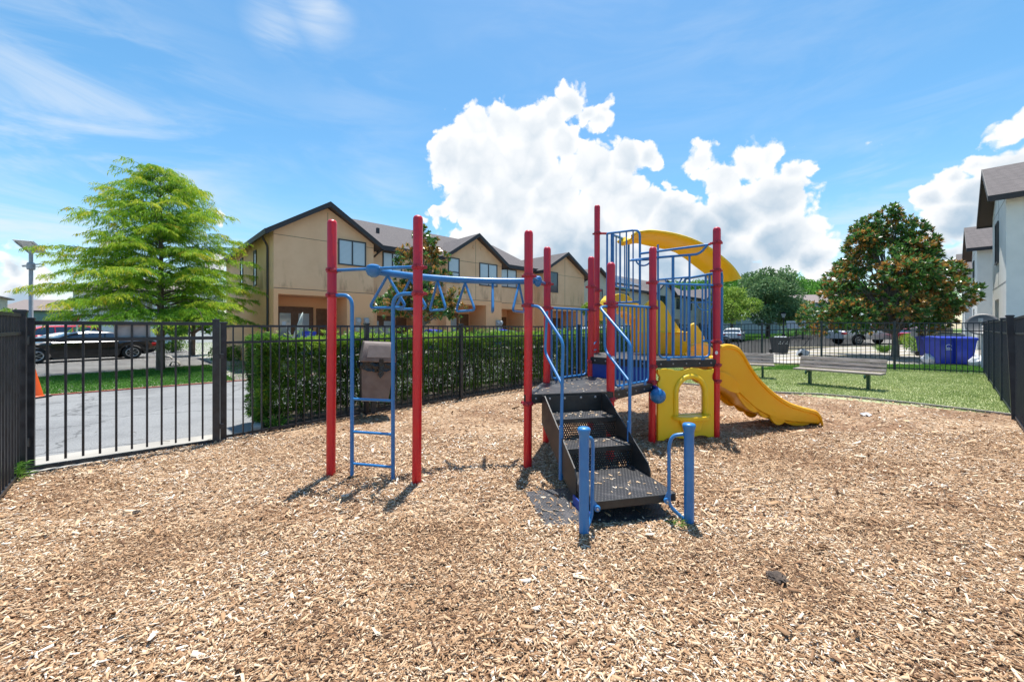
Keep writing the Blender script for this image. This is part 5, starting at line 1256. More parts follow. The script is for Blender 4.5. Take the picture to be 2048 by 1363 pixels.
def limbs(root, targets, trunk_top, r0, m, n=None):
    mb = MB()
    for t_ in targets:
        a = Vector(trunk_top); b = Vector(t_); mid = a.lerp(b, .5)+Vector((random.gauss(0, .12), random.gauss(0, .12), .12))
        mb.tube([a, a.lerp(mid, .5)+Vector((0, 0, .03)), mid, mid.lerp(b, .5), b], [r0, r0*.8, r0*.6, r0*.35, r0*.12], 6)
    return mb
def magnolia(p, H, Rw, z0, label, n_ros=1300, seed=5, blobs=None, leaf=.17, brown=.42, trunk_r=.14, shift=0.0):
    rg = np.random.default_rng(seed); root = thing('magnolia_tree', p, label, 'tree')
    h = H-z0
    if blobs is None:
        blobs = []
        for i in range(46):
            f = rg.uniform(0, 1)**1.1; rad = Rw*(1-f)**.62*(1.0 if f > .12 else .85); a = rg.uniform(0, 6.28); rr = rad*rg.uniform(.45, .95); s = rg.uniform(.45, .85)*Rw*.30*(1.1-.5*f)
            blobs.append((math.cos(a)*rr, math.sin(a)*rr, z0+.15*h+h*.82*f, s*1.15, s*1.15, s*.85))
        blobs = [(b[0]+shift*(1-(b[2]-z0)/h*.5), *b[1:]) for b in blobs]
        blobs += [(shift, 0, z0+h*.4, Rw*.5, Rw*.5, h*.35), (0, 0, H-.35, .3, .3, .4)]
    C, d = crown_pts(rg, n_ros, blobs, .75)
    axis = nrm(d*.9+np.array([0, 0, .75])+rg.normal(0, .3, (n_ros, 3)))
    k = 10; ref = nrm(np.cross(axis, rg.normal(size=(n_ros, 3)))); ref2 = np.cross(axis, ref)
    Ps, Ds, Rs, Ts = [], [], [], []
    outer = np.clip((C[:, 2]-z0)/h, 0, 1)
    isb = rg.uniform(size=n_ros) < brown*np.clip(.85+1.1*np.sin(C[:, 0]*2.2+seed)*np.sin(C[:, 2]*2.6+C[:, 1]*1.7), .12, 2)
    for j in range(k):
        a = j*2.39996; tilt = .35+.85*(j/k)
        D = axis*math.cos(tilt)[..., None] if False else axis*math.cos(tilt)+(ref*math.cos(a)+ref2*math.sin(a))*math.sin(tilt)
        Ps.append(C-axis*.05*j/k); Ds.append(D+rg.normal(0, .12, D.shape)); Ts.append(np.cross(D, axis)*0+axis)
        g_ = rg.uniform(0, .62, n_ros); b_ = rg.uniform(.66, 1, n_ros)
        Rs.append(np.where(isb & (rg.uniform(size=n_ros) < .75), b_, np.where(rg.uniform(size=n_ros) < .10, b_*.9, g_)))
    P_, D, T, Rr = (np.concatenate(q) for q in (Ps, Ds, Ts, Rs))
    V, Fc, A = leaves(P_, D, leaf*rg.uniform(.75, 1.2, len(P_)), leaf*.40, Rr, twist=T+rg.normal(0, .15, T.shape), droop=.06)
    np_mesh('crown', V, Fc, A, MAG, root)
    mb = MB(); mb.tube([(0, 0, -.1), (.02, .0, z0*.5), (.0, .03, z0+.3), (.05, 0, z0+h*.45), (0, 0, H-.5)], [trunk_r*1.3, trunk_r, trunk_r*.85, trunk_r*.5, .02], 12)
    t = mb.build('trunk', BARKL, root, smooth=True)
    lb = limbs(root, [tuple(np.array(b[:3])) for b in blobs[:30]], (0, 0, z0+.1), trunk_r*.55, BARKL)
    lb2 = limbs(root, [tuple(np.array(b[:3])) for b in blobs[8:40]], (.03, 0, z0+h*.3), trunk_r*.4, BARKL); off = len(lb.v); lb.v += lb2.v; lb.f += [tuple(i+off for i in f) for f in lb2.f]
    lb.build('branches', BARKL, t, smooth=True); return root
MR = G(1790, 713); MR.z = gz(MR.x)
magnolia(MR, (656-414)/800*MR.y+1.6-MR.z, 3.85, 1.05, 'large magnolia with rusty brown leaf undersides, in front of the white houses', 3600, leaf=.22, shift=-.70, brown=.33)
ML = Vector(((845-1024)/800*15.6, 15.6, -.02))
magnolia(ML, (656-452)/800*15.6+1.6, 1.75, 1.6, 'slender magnolia with orange-brown leaves against the tan building', 950, seed=11, leaf=.17, brown=.5, trunk_r=.08)
def broadleaf(p, H, Rw, z0, label, m, n=9000, leaf=.3, seed=1, nb=26, name='broadleaf_tree', trunk_r=.25, group=None, flat=.8):
    rg = np.random.default_rng(seed); root = thing(name, p, label, 'tree', group); h = H-z0
    blobs = []
    for i in range(nb):
        a = rg.uniform(0, 6.28); f = rg.uniform(0, 1); rad = Rw*math.sqrt(max(.05, 1-(f*1.05-.25)**2*1.1))*rg.uniform(.3, .85); s = Rw*rg.uniform(.16, .34)
        blobs.append((math.cos(a)*rad, math.sin(a)*rad, z0+.1*h+h*.8*f, s, s, s*flat))
    C, d = crown_pts(rg, n, blobs, .7)
    c_ = np.repeat(C, 3, 0)+rg.normal(0, leaf*.35, (n*3, 3)); D = np.repeat(d, 3, 0)+rg.normal(0, .7, (n*3, 3))
    cl = .5+.25*np.sin(C[:, 0]*2.1/Rw*3+C[:, 2]*1.3)+.2*rg.normal(size=n)
    V, Fc, A = leaves(c_, D, leaf*rg.uniform(.6, 1.2, n*3), leaf*.55, np.clip(np.repeat(cl, 3), 0, 1))
    np_mesh('crown', V, Fc, A, m, root)
    mb = MB(); mb.tube([(0, 0, -.3), (.05, 0, z0), (0, 0, z0+h*.5)], [trunk_r*1.2, trunk_r, trunk_r*.4], 8)
    lb = limbs(root, [b[:3] for b in blobs[:14]], (.03, 0, z0*.9), trunk_r*.5, BARKM); off = len(mb.v); mb.v += lb.v; mb.f += [tuple(i+off for i in f) for f in lb.f]
    mb.build('trunk', BARKM, root); return root
def far(px, Z, dz=0): x = (px-CX)/F*Z; return Vector((x, Z, min(.9, gz(x))+dz))
broadleaf(far(1536, 56), 9.6, 5.0, 2.4, 'big dark grey-green oak on the grass island beyond the fence', OAK, 7000, .34, 21, nb=42)
broadleaf(far(1463, 48), 6.1, 2.9, 2.2, 'yellow-green street tree beside the big oak', LIME, 3500, .26, 22, nb=22, trunk_r=.16)
broadleaf(far(1592, 62), 4.8, 2.5, 1.6, 'small pale green tree to the right of the big oak', LIME, 2000, .26, 25, nb=16, trunk_r=.1)
broadleaf(far(1186, 30), 3.8, 1.1, 1.2, 'small light green tree between the red posts, before the cream houses', LIME, 1300, .16, 23, nb=14, trunk_r=.07)
broadleaf(far(385, 26), 3.9, 1.7, 1.5, 'small dark-trunked tree beyond the feathery conifer', WOODL, 1800, .2, 29, nb=14, trunk_r=.12)
broadleaf(far(8, 34), 3.7, 1.5, 1.2, 'small yellow-green tree by the cream house at the left edge', LIME, 1200, .18, 24, nb=14, trunk_r=.08)
broadleaf(far(345, 30), 2.9, 1.4, 1.0, 'small pale tree in the shade behind the conifer', LIME, 900, .18, 27, nb=12, trunk_r=.08)
wg = 'trees of the wood behind the far houses'
t1 = broadleaf(far(1500, 120), 16.5, 7.5, 3, 'woodland tree in the row behind the far houses', WOODL, 5000, .6, 31, nb=40, group=wg, name='woodland_tree')
t2 = broadleaf(far(1585, 118), 16.2, 8.0, 3, 'woodland tree in the row behind the far houses', WOODL, 5000, .6, 32, nb=46, group=wg, name='woodland_tree')
for px, Z, s, rz, src in ((1290, 125, .93, 1, t1), (1330, 135, 1.02, 2, t2), (1375, 130, .98, 3, t1), (1415, 122, .98, 4, t2), (1455, 132, 1.08, 5, t1), (1545, 128, 1.12, 2.2, t1), (1625, 122, .98, 1.4, t1), (1665, 126, 1.0, 3.3, t2), (1705, 124, .95, .7, t1), (1745, 130, .9, 5.1, t2), (1790, 128, .9, 2.9, t1), (1835, 130, .9, 1.9, t2), (1880, 134, .85, 4.4, t1)):
    c = copy_tree(src); c.location = far(px, Z); c.rotation_euler[2] = rz; c.scale = (s, s, s)
for o, sd_ in ((t1, .0), (t2, .4)): pass
# shrubs
def shrub(p, w, h, label, m, n=1500, leaf=.09, seed=1, name='shrub'):
    rg = np.random.default_rng(seed); root = thing(name, p, label, 'shrub')
    C, d = crown_pts(rg, n, [(rg.normal(0, w*.22), rg.normal(0, w*.22), h*rg.uniform(.35, .65), w*.34, w*.34, h*.38) for _ in range(8)], .6)
    c_ = np.repeat(C, 3, 0)+rg.normal(0, leaf*.3, (n*3, 3)); c_[:, 2] = np.maximum(c_[:, 2], .02)
    V, Fc, A = leaves(c_, np.repeat(d, 3, 0)+rg.normal(0, .6, (n*3, 3)), leaf, leaf*.45, rg.uniform(0, 1, n*3))
    np_mesh('foliage', V, Fc, A, m, root)
    mb = MB()
    for a in range(5): mb.tube([(0, 0, -.05), (.15*w*math.cos(a*1.3), .15*w*math.sin(a*1.3), h*.6)], [.02, .008], 5)
    mb.build('stems', TWIG, root); return root
q = G(1768, 705); strappy(q, 260, .75, .03, 'clump of long bright green leaves beside the magnolia trunk', spread=.55)
shrub(G(1850, 708), 1.5, 1.0, 'dark green shrub between the magnolia and the blue carts', HEDGE, 1500, .09, 3)
shrub(G(1825, 693), 1.6, 1.0, 'pale green shrub in front of the red car', LIME, 900, .09, 4)
shrub(far(445, 21), 1.3, .9, 'low dark shrub against the tan building end wall', HEDGE, 900, .09, 6)
shrub(far(352, 30), 1.6, .9, 'round green shrub on the lawn beyond the conifer', HEDGE, 800, .1, 7)
shrub(far(1598, 70), 5, 1.5, 'low garden shrubs by the dark post beyond the street', WOODL, 900, .2, 8)
strappy(Vector(((948-1024)/800*18.2, 18.2, .45)), 120, 1.5, .05, 'young broad-leaved plant standing by the tan patio', spread=.25)
strappy(Vector(((1040-1024)/800*20.2, 20.2, .6)), 90, 1.5, .015, 'dry wispy grass clump by the tan wall', spread=.6, mt=GDRY)
# ================================================================= VEHICLES
RUB = mat('tyre_rubber', (.02, .02, .02), .8); RIM = mat('silver_wheel', (.50, .50, .52), .3, metal=.7); BLKT = mat('black_car_trim', (.012, .012, .013), .4)
TAIL = mat('red_tail_lamp', (.55, .01, .01), .2, coat=1); HEAD = mat('clear_head_lamp', (.6, .62, .65), .15, coat=1)
CARG = glass_mat('car_glass', (.015, .03, .055), rough=.05)
def car(name, p, ang, label, paint, kind='sedan', L=4.6, H=1.45, W=1.78, cat='car', detail=True, group=None):
    root = thing(name, p, label, cat, group, rz=ang)     # local x forward
    if kind == 'sedan':
        body = [(0, .42, .90), (.03, .30, .95), (.10, .22, 1.0), (.25, .20, .99), (.75, .20, .97), (.93, .22, .80), (.985, .28, .70), (1, .38, .62)]
        roof = [(.06, .98), (.22, 1.30), (.34, 1.43), (.48, 1.45), (.58, 1.38), (.74, .98)]
    elif kind == 'suv':
        body = [(0, .45, 1.0), (.02, .35, 1.08), (.10, .28, 1.1), (.3, .26, 1.08), (.75, .26, 1.04), (.93, .28, .95), (.985, .35, .85), (1, .45, .75)]
        roof = [(.015, 1.05), (.06, 1.50), (.14, 1.64), (.45, 1.68), (.58, 1.60), (.73, 1.05)]
    else:   # pickup
        body = [(0, .55, 1.15), (.01, .50, 1.22), (.10, .48, 1.22), (.3, .46, 1.22), (.75, .46, 1.20), (.95, .46, 1.12), (.99, .5, 1.05), (1, .6, .95)]
        roof = [(.37, 1.2), (.39, 1.78), (.46, 1.86), (.62, 1.86), (.66, 1.80), (.76, 1.2)]
    hs = H/max(z for _, z in roof)
    def lerp_list(L_, x):
        xs = [q[0] for q in L_]; return [float(np.interp(x, xs, [q[k] for q in L_])) for k in range(1, len(L_[0]))]
    rw = .335 if kind == 'sedan' else (.36 if kind == 'suv' else .41)
    ax_ = (.19, .80)
    rows = []; N_ = 64
    for i in range(N_+1):
        u = i/N_; zl, zh = lerp_list(body, u); x = (u-.5)*L; end = min(u, 1-u); hw = W/2*(1-.16*max(0, 1-end/.08)**2)
        for a in ax_:
            dx = abs((u-a)*L)
            if dx < rw*1.16: zl = max(zl, math.sqrt((rw*1.16)**2-dx*dx)+rw)
        zm = zl+(zh-zl)*.55; zl = min(zl, zh-.08)
        row = [(x, y, z*hs) for y, z in ((-hw*.0, zl), (-hw*.95, zl), (-hw*.995, zl+(zh-zl)*.25), (-hw, zl+(zh-zl)*.6), (-hw*.965, zh-.06), (-hw*.90, zh-.005), (-hw*.5, zh+.025), (0, zh+.03), (hw*.5, zh+.025), (hw*.90, zh-.005), (hw*.965, zh-.06), (hw, zl+(zh-zl)*.6), (hw*.995, zl+(zh-zl)*.25), (hw*.95, zl), (0, zl))]
        rows.append(row)
    mb = MB(); mb.grid(rows); mb.f.append(tuple(range(15))); mb.f.append(tuple(N_*15+k for k in reversed(range(15))))
    bd = mb.build('body', paint, root, smooth=True)
    # cabin: glass volume with painted roof and pillars
    def cab(inset, z_off, top):
        rows = []
        u0, u1 = roof[0][0], roof[-1][0]
        for i in range(25):
            u = u0+(u1-u0)*i/24; zr = lerp_list(roof, u)[0]; zb = lerp_list(body, u)[1]-.04; x = (u-.5)*L; t = max(0, min(1, (zr-zb)/.5)); hw = W/2*(.90)-inset
            row = [(x, y, z*hs) for y, z in ((-hw, zb), (-hw*(1-.17*t), zb+(zr-zb)*.86), (-hw*(1-.26*t), zr-.015+z_off), (-hw*.35, zr+.01+z_off), (hw*.35, zr+.01+z_off), (hw*(1-.26*t), zr-.015+z_off), (hw*(1-.17*t), zb+(zr-zb)*.86), (hw, zb))]
            rows.append(row)
        return rows
    mb = MB(); mb.grid(cab(0, 0, 0)); gl = mb.build('windows', CARG, root, smooth=True)
    rws = cab(-.004, .012, 1); mb = MB(); i0, i1 = (5, 17) if kind == 'sedan' else ((2, 18) if kind == 'suv' else (2, 16))
    mb.grid([r[1:7] for r in rws[i0:i1+1]])
    for side in (0, 7):
        k1 = 1 if side == 0 else 6
        for i in ([11] if kind != 'suv' else [7, 12]):
            a, b = rws[i][side], rws[i][k1]; mb.bar(a, b, .05, .03)
        for seq in ((range(1, i0+1)), (range(i1, 24))):
            idx = list(seq)
            for i, j in zip(idx, idx[1:]): mb.bar(rws[i][k1], rws[j][k1], .05, .05)
        mb.bar(rws[i0][k1], rws[max(0, i0-4)][side], .06, .04)
    mb.build('roof', paint, root, smooth=True)
    for a in ax_:
        for sy in (-1, 1):
            c = Vector(((a-.5)*L, sy*(W/2-.12), rw)); mb = MB()
            mb.lathe(c, [(rw*.62, -.10), (rw*.93, -.105), (rw, -.08), (rw, .08), (rw*.93, .105), (rw*.62, .10)], 28, axis=(0, sy, 0)); wh = mb.build('wheel', RUB, root, smooth=True)
            mb = MB(); mb.lathe(c+Vector((0, sy*.06, 0)), [(rw*.2, 0), (rw*.2, .035), (.02, .045)], 14, axis=(0, sy, 0))
            for k in range(7):
                an = k*2*math.pi/7; e = Vector((math.cos(an), 0, math.sin(an))); mb.bar(c+Vector((0, sy*.085, 0))+e*rw*.1, c+Vector((0, sy*.09, 0))+e*rw*.66, .05, .025)
            mb.tube([c+Vector((rw*.64*math.cos(q), sy*.09, rw*.64*math.sin(q))) for q in np.linspace(0, 2*math.pi, 25)[:-1]], .02, 6, closed=True)
            mb.build('rim', RIM, wh, smooth=True); mb = MB(); mb.lathe(c+Vector((0, sy*.03, 0)), [(rw*.64, 0), (rw*.64, .01)], 20, axis=(0, sy, 0)); mb.build('wheel_well', BLKT, wh)
            if kind == 'pickup':
                mb = MB(); mb.tube([c+Vector((rw*1.2*math.cos(q), sy*.11, rw*1.2*math.sin(q))) for q in np.linspace(0, math.pi, 14)], .06, 6); mb.build('fender_flare', BLKT, root)
    zt = lerp_list(body, .0)[1]
    for sy in (-1, 1):
        mb = MB(); mb.box((-L/2+.10, sy*(W/2-.20), (zt-.16)*hs), (.22, .34, .17)); mb.build('tail_light', TAIL, root, bevel=.03)
        mb = MB(); mb.box((L/2-.16, sy*(W/2-.24), .68*hs if kind == 'sedan' else .88*hs), (.26, .34, .13), ry=.3); mb.build('headlight', HEAD, root, bevel=.03)
        mb = MB(); mb.box(((.66 if kind != 'pickup' else .70)*L-L/2, sy*(W/2+.04), 1.0*hs+(.15 if kind != 'sedan' else 0)), (.16, .16, .12)); mb.build('wing_mirror', paint, root, bevel=.03)
        if detail:
            for u in (.36, .56):
                mb = MB(); mb.b2((u-.5)*L-.004, (u-.5)*L+.004, sy*(W/2)-.004, sy*(W/2)+.004, .35, .88); mb.b2((u-.47)*L, (u-.47)*L+.15, sy*(W/2-.012)-.02, sy*(W/2-.012)+.02, .80, .83); mb.build('door_gap', BLKT, bd)
    return root
def paint(name, c, metal=.1): return mat(name, c, .22, coat=1, metal=metal)
PB = paint('black_car_paint', (.008, .011, .016)); PR = paint('red_car_paint', (.50, .01, .03)); PWt = paint('white_car_paint', (.75, .76, .78)); PSv = paint('silver_car_paint', (.48, .50, .54), .35)
wr, wf = G(262, 716.5), G(67, 727)
dcar = (wf-wr).normalized(); ca = math.atan2(dcar.y, dcar.x); mid = (wf+wr)/2; nn_ = Vector((-dcar.y, dcar.x, 0)); side = nn_ if nn_.y > 0 else -nn_
sc = (wf-wr).length/(.61*4.6)
c_ = car('parked_car', mid+side*.85+Vector((0, 0, .0)), ca, 'black sedan parked on the driveway behind the gate', PB, group='cars parked around the playground'); c_.scale = (sc, 1.08, 1.10)
d2 = ca+math.pi
c_ = car('parked_car', mid+side*4.3-dcar*.9+Vector((0, 0, -.02)), d2, 'white sedan parked just behind the black one', PWt, group='cars parked around the playground'); c_.scale = (1.05, 1.05, 1.06)
c_ = car('parked_car', Vector(((162-1024)/800*30, 30, gz(-30)+.02)), d2+.12, 'red hatchback standing behind the black and white sedans', PR, 'suv', L=4.8, H=1.72, group='cars parked around the playground'); c_.scale = (1.25, 1.1, 1.18)
q1, q2 = G(1708, 689), G(1803, 688); dq = Vector((1, .18, 0)).normalized(); mid = (q1+q2)/2
car('parked_car', Vector((mid.x, mid.y+.9, gz(mid.x)-.02)), math.atan2(dq.y, dq.x), 'silver pickup truck parked behind the far fence', PSv, 'pickup', L=5.4, H=1.80, W=1.9, cat='truck', group='cars parked around the playground').scale = ((q2-q1).length/(.61*5.4), 1.0, .98)
q = far(1838, 34); car('parked_car', q, math.radians(30), 'red sedan partly hidden behind shrubs and magnolia', PR, group='cars parked around the playground')
q = far(1468, 43); car('parked_car', q+Vector((0, 0, .0)), math.radians(55), 'white sedan at the street, right of the yellow canopy end', PWt, group='cars parked around the playground')
q = far(1252, 17.3); car('parked_car', q+Vector((0, 2, -.1)), math.radians(8), 'white van seen through the blue bars behind the hedge', PWt, 'suv', L=4.7, H=1.78, group='cars parked around the playground')
q = far(1398, 30); car('parked_car', q, math.radians(15), 'black hatchback seen through the blue bars beyond the fence', PB, 'suv', L=4.3, H=1.6, group='cars parked around the playground')
# ================================================================= STREET FURNITURE AND SMALL THINGS
LAMP = mat('galvanised_lamp_grey', (.40, .41, .43), .5, (.33, .34, .36), 4)
p = far(62, 20); p.z = gz(p.x)
sl = thing('solar_lamp', p, 'tall grey solar street lamp at the left with a tilted panel', 'street lamp')
mb = MB(); mb.lathe((0, 0, 0), [(.10, -.1), (.10, .1), (.085, .12), (.075, 5.5-p.z)], 12); mb.build('pole', LAMP, sl, smooth=True)
zt_ = (656-494)/800*20+1.6-p.z
mb = MB(); mb.box((-.02, 0, zt_+.02), (1.02, .85, .05), rx=R(-36), ry=R(5)); sp_ = mb.build('solar_panel', mat('panel_back_white', (.72, .73, .74), .5), sl, bevel=.01)
mb = MB(); mb.box((-.02, -.01, zt_+.05), (.96, .78, .02), rx=R(-36), ry=R(5)); mb.build('solar_cells', mat('solar_cells', (.03, .035, .06), .2), sp_)
mb = MB()
for x in (-.4, .38): mb.box((x-.02, 0, zt_-.03), (.04, .8, .05), rx=R(-36), ry=R(5))
mb.b2(-.08, .08, -.06, .06, zt_-.3, zt_); mb.build('panel_bracket', LAMP, sp_)
mb = MB(); z_ = (656-532)/800*20+1.6-p.z; mb.lathe((0, 0, z_-.18), [(.13, 0), (.15, .05), (.15, .3), (.11, .36)], 14); hd_ = mb.build('lamp_head', LAMP, sl)
mb = MB(); mb.bar((-.42, 0, z_+.02), (.46, 0, z_+.1), .08, .04); mb.bar((-.3, -.1, z_-.04), (.42, .1, z_-.02), .05, .03); mb.build('light_arm', LAMP, hd_)
# traffic cone
p = G(66, 795); cn = thing('traffic_cone', p, 'orange traffic cone at the edge of the lane behind the gate', 'cone')
ORG = mat('orange_cone_plastic', (.80, .10, .012), .5)
mb = MB(); mb.lathe((0, 0, 0), [(.20, .03), (.17, .05), (.035, .72), (.03, .74)], 24); mb.build('cone_body', ORG, cn, smooth=True)
mb = MB(); mb.box((0, 0, .018), (.46, .46, .036)); mb.build('cone_base', BLKT, cn, bevel=.02)
# gutter splash blocks by the conifer
for i, (px, py, lb_) in enumerate(((336, 716, 'pale concrete tube lying beside the conifer trunk, the farther one'), (350, 728, 'pale concrete tube lying beside the conifer trunk, the nearer one'))):
    q = G(px, py+2); mb = MB(); r_ = []
    for k in range(13): a = math.pi*k/12; r_.append((.17*math.cos(a), .17*math.sin(a)))
    mb.grid([[(x, -.3, z) for x, z in r_], [(x, .3, z) for x, z in r_]]); o = mb.build('roof_tile', CONC, None, loc=q+Vector((0, 0, .01)), rz=R(35), solid=.03, smooth=True); tag(o, lb_, 'tile', 'pale curved tiles by the conifer')
# satellite dish behind the hedge and right one
def dish(p, r, az, el, label, mat_, post=1.2):
    root = thing('satellite_dish', p, label, 'dish'); n_ = Vector((math.cos(az)*math.cos(el), math.sin(az)*math.cos(el), math.sin(el)))
    mb = MB(); rows = []; M = n_.to_track_quat('Z', 'Y').to_matrix(); c = Vector((0, 0, post))
    for i in range(7):
        q = r*(i/6)+.002; rows.append([tuple(c+M@Vector((q*math.cos(a), q*1.05*math.sin(a), .22*q*q/r))) for a in np.linspace(0, 2*math.pi, 29)])
    mb.grid(rows); d_ = mb.build('reflector', mat_, root, smooth=True, solid=.012)
    mb = MB(); mb.tube([(0, 0, -.4), (0, 0, post-.1), tuple(c-n_*.06)], .03, 8); mb.build('mast', LAMP, root)
    mb = MB(); f = c+M@Vector((0, -r*.1, r*1.1)); mb.tube([tuple(c+M@Vector((0, -r, .2*r))), tuple(f)], .014, 6); mb.box(f, (.08, .08, .12)); mb.build('feed_arm', LAMP, root); return root
dish(Vector(((602-1024)/800*12.6, 12.6, .3)), .43, R(205), R(18), 'pale grey satellite dish poking above the hedge', mat('dish_grey', (.42, .46, .42), .5), post=1.34)
dish(Vector((17.05, 14.5, .2)), .42, R(215), R(30), 'dark grey satellite dish by the white house wall', mat('dish_dark', (.06, .065, .07), .5), post=1.5)
# air conditioners on the tan patio
ACM = mat('grey_condenser_metal', (.30, .32, .32), .5, (.24, .25, .26), 5)
def ac(p, label, h=.8, w=.75, rz=tan_ang, group='air conditioning units'):
    root = thing('air_conditioner', p, label, 'air conditioner', group, rz=rz)
    mb = MB(); mb.box((0, 0, h/2), (w, w, h)); b_ = mb.build('cabinet', ACM, root, bevel=.03)
    mb = MB()
    for k in range(14):
        z = .08+k*(h-.16)/13; mb.b2(-w/2-.008, w/2+.008, -w/2-.008, -w/2-.001, z-.008, z+.008)
    mb.build('grille', BLKT, b_); mb = MB(); mb.lathe((0, 0, h), [(w*.42, 0), (w*.42, .03), (w*.1, .04)], 20); mb.build('fan_guard', BLKT, b_)
    return root
tu = Vector((.72, .694, 0)); tn_ = Vector((-.694, .72, 0)); T0 = Vector((tx.x, tx.y, 0))
def tp(x, y, z=.44): return T0+tu*x+tn_*y+Vector((0, 0, z))
ac(tp(4.35, -.6), 'grey air conditioner by the corner of the first tan gable', h=1.25, w=.85); ac(tp(13.1, -.4), 'grey air conditioner beside the blue cart in the middle of the tan row', h=1.0)
# wheelie bins
CART = mat('blue_cart_plastic', (.022, .045, .40), .4, (.03, .06, .44), 4); DKG = mat('dark_grey_cart', (.045, .05, .055), .5)
def cart(p, rz, label, m=CART, s=(1, 1, 1), lg=False, group='blue wheeled carts', num=None, open_lid=False):
    root = thing('wheeled_cart', p, label, 'wheeled bin', group, rz=rz); root.scale = s
    mb = MB(); r0 = [(-.24, -.28, .04), (.24, -.28, .04), (.24, .22, .04), (-.24, .22, .04)]; r1 = [(-.31, -.38, 1.0), (.31, -.38, 1.0), (.31, .34, 1.0), (-.31, .34, 1.0)]
    mb.quad(*reversed(r0)); mb.quad(*r1)
    for i in range(4): j = (i+1) % 4; mb.quad(r0[i], r0[j], r1[j], r1[i])
    b_ = mb.build('cart_body', m, root, bevel=.03, seg=3, smooth=True)
    mb = MB(); mb.b2(-.335, .335, -.40, .36, .955, 1.0); mb.build('rim', m, b_, bevel=.012)
    if not open_lid:
        mb = MB(); mb.prism([(-.34, -.41, 1.0), (-.34, .40, 1.0), (-.34, .40, 1.05), (-.34, .0, 1.10), (-.34, -.38, 1.06)], (.68, 0, 0)); mb.build('lid', m, root, bevel=.02, seg=3, smooth=True)
    for sx in (-1, 1):
        mb = MB(); mb.lathe((sx*.26, .27, .13), [(.04, -.03), (.13, -.03), (.13, .03), (.04, .03)], 20, axis=(1, 0, 0)); mb.build('wheel', RUB, root)
    mb = MB(); mb.tube([(-.25, .40, .96), (.25, .40, .96)], .018, 8); mb.build('handle', m, root)
    return root, b_
WHITE = mat('white_print', (.75, .77, .8), .6)
def text(s, size, m, parent, loc, rot, name='lettering'):
    cu = bpy.data.curves.new(name, 'FONT'); cu.body = s; cu.size = size; cu.extrude = .003; cu.align_x = 'CENTER'; cu.align_y = 'CENTER'
    o = bpy.data.objects.new(name, cu); COL.objects.link(o); bpy.context.view_layer.update()
    me = bpy.data.meshes.new_from_object(o.evaluated_get(bpy.context.evaluated_depsgraph_get())); bpy.data.objects.remove(o)
    me.materials.clear(); me.materials.append(m); o = bpy.data.objects.new(name, me); COL.objects.link(o); o.parent = parent; o.location = loc; o.rotation_euler = rot; return o
g1 = G(1896, 729)
r_, b_ = cart(Vector((g1.x-.02, g1.y+.25, g1.z)), R(-8), 'large blue cart with white emblem standing behind the far fence', s=(1.18, 1.05, 1.04))
mb = MB(); mb.tube([(-.02+.085*math.cos(a), -.356, .70+.085*math.sin(a)) for a in np.linspace(.3, 5.2, 18)], .010, 6); mb.tube([(-.10, -.345, .62), (-.02, -.35, .67), (.07, -.345, .62)], .010, 6); mb.b2(-.11, .08, -.353, -.342, .575, .59)
mb.build('emblem', WHITE, b_)
g2 = G(1931, 730); cart(Vector((g2.x+.02, g2.y+.3, g2.z)), R(-8), 'large blue cart right of the emblem cart, touching it', s=(1.12, 1.05, 1.03))
g3 = G(1853, 712); cart(Vector((g3.x, g3.y, g3.z)), R(-5), 'narrow blue cart left of the mesh screen, partly hidden', s=(.85, .9, .95))
g4 = G(1559, 707); r_, b_ = cart(Vector((g4.x, g4.y, g4.z)), R(-6), 'dark grey cart painted 272 standing at the kerb beyond the fence', m=DKG, s=(1.25, 1.0, .95), group='blue wheeled carts' if False else None, open_lid=True)
text('272', .30, mat('hand_painted_white', (.60, .60, .56), .8), b_, (0, -.362, .70), (R(84), 0, 0))
mb = MB()
for i in range(9): mb.lathe((-.22+i*.055, -.1+.06*math.sin(i*2), 1.02), [(.03, -.05), (.055, 0), (.03, .04), (.005, .05)], 8)
mb.build('rubbish', WHITE, r_)
for i, (x, y, lb_) in enumerate(((1.1, -.4, 'blue cart at the left end of the tan patio'), (7.4, -.6, 'blue cart between the first and second tan gables'), (11.9, -.9, 'blue cart in front of the second tan gable'), (17.2, -.8, 'blue cart at the far tan gable, seen through bars'))):
    cart(tp(x, y), tan_ang, lb_, s=(1, 1, 1.0 if i != 0 else .95))
# rubbish bags
BAG = mat('clear_rubbish_bag', (.50, .50, .52), .35, (.62, .63, .65), 9, .9, 14)
def bag(p, s, label):
    import bmesh
    bm = bmesh.new(); bmesh.ops.create_icosphere(bm, subdivisions=4, radius=1)
    for v in bm.verts:
        n_ = math.sin(v.co.x*7+s*9)*math.sin(v.co.y*6+2)*math.sin(v.co.z*5+1); v.co *= 1+.12*n_+.05*math.sin(v.co.x*19)*math.sin(v.co.z*17); v.co.z = max(v.co.z, -.6)
    bmesh.ops.scale(bm, vec=(s, s*.8, s*.7), verts=bm.verts)
    me = bpy.data.meshes.new('rubbish_bag'); bm.to_mesh(me); bm.free(); me.materials.append(BAG); me.polygons.foreach_set('use_smooth', [True]*len(me.polygons))
    o = bpy.data.objects.new('rubbish_bag', me); COL.objects.link(o); o.location = p+Vector((0, 0, s*.4)); tag(o, label, 'bag', 'pale rubbish bags by the carts')
bag(G(1869, 727), .42, 'pale rubbish bag left of the blue emblem cart'); bag(G(1961, 733), .36, 'pale rubbish bag right of the big blue carts, by the fence corner'); bag(G(1951, 729)+Vector((.15, .3, 0)), .4, 'pale rubbish bag just behind the right blue cart')
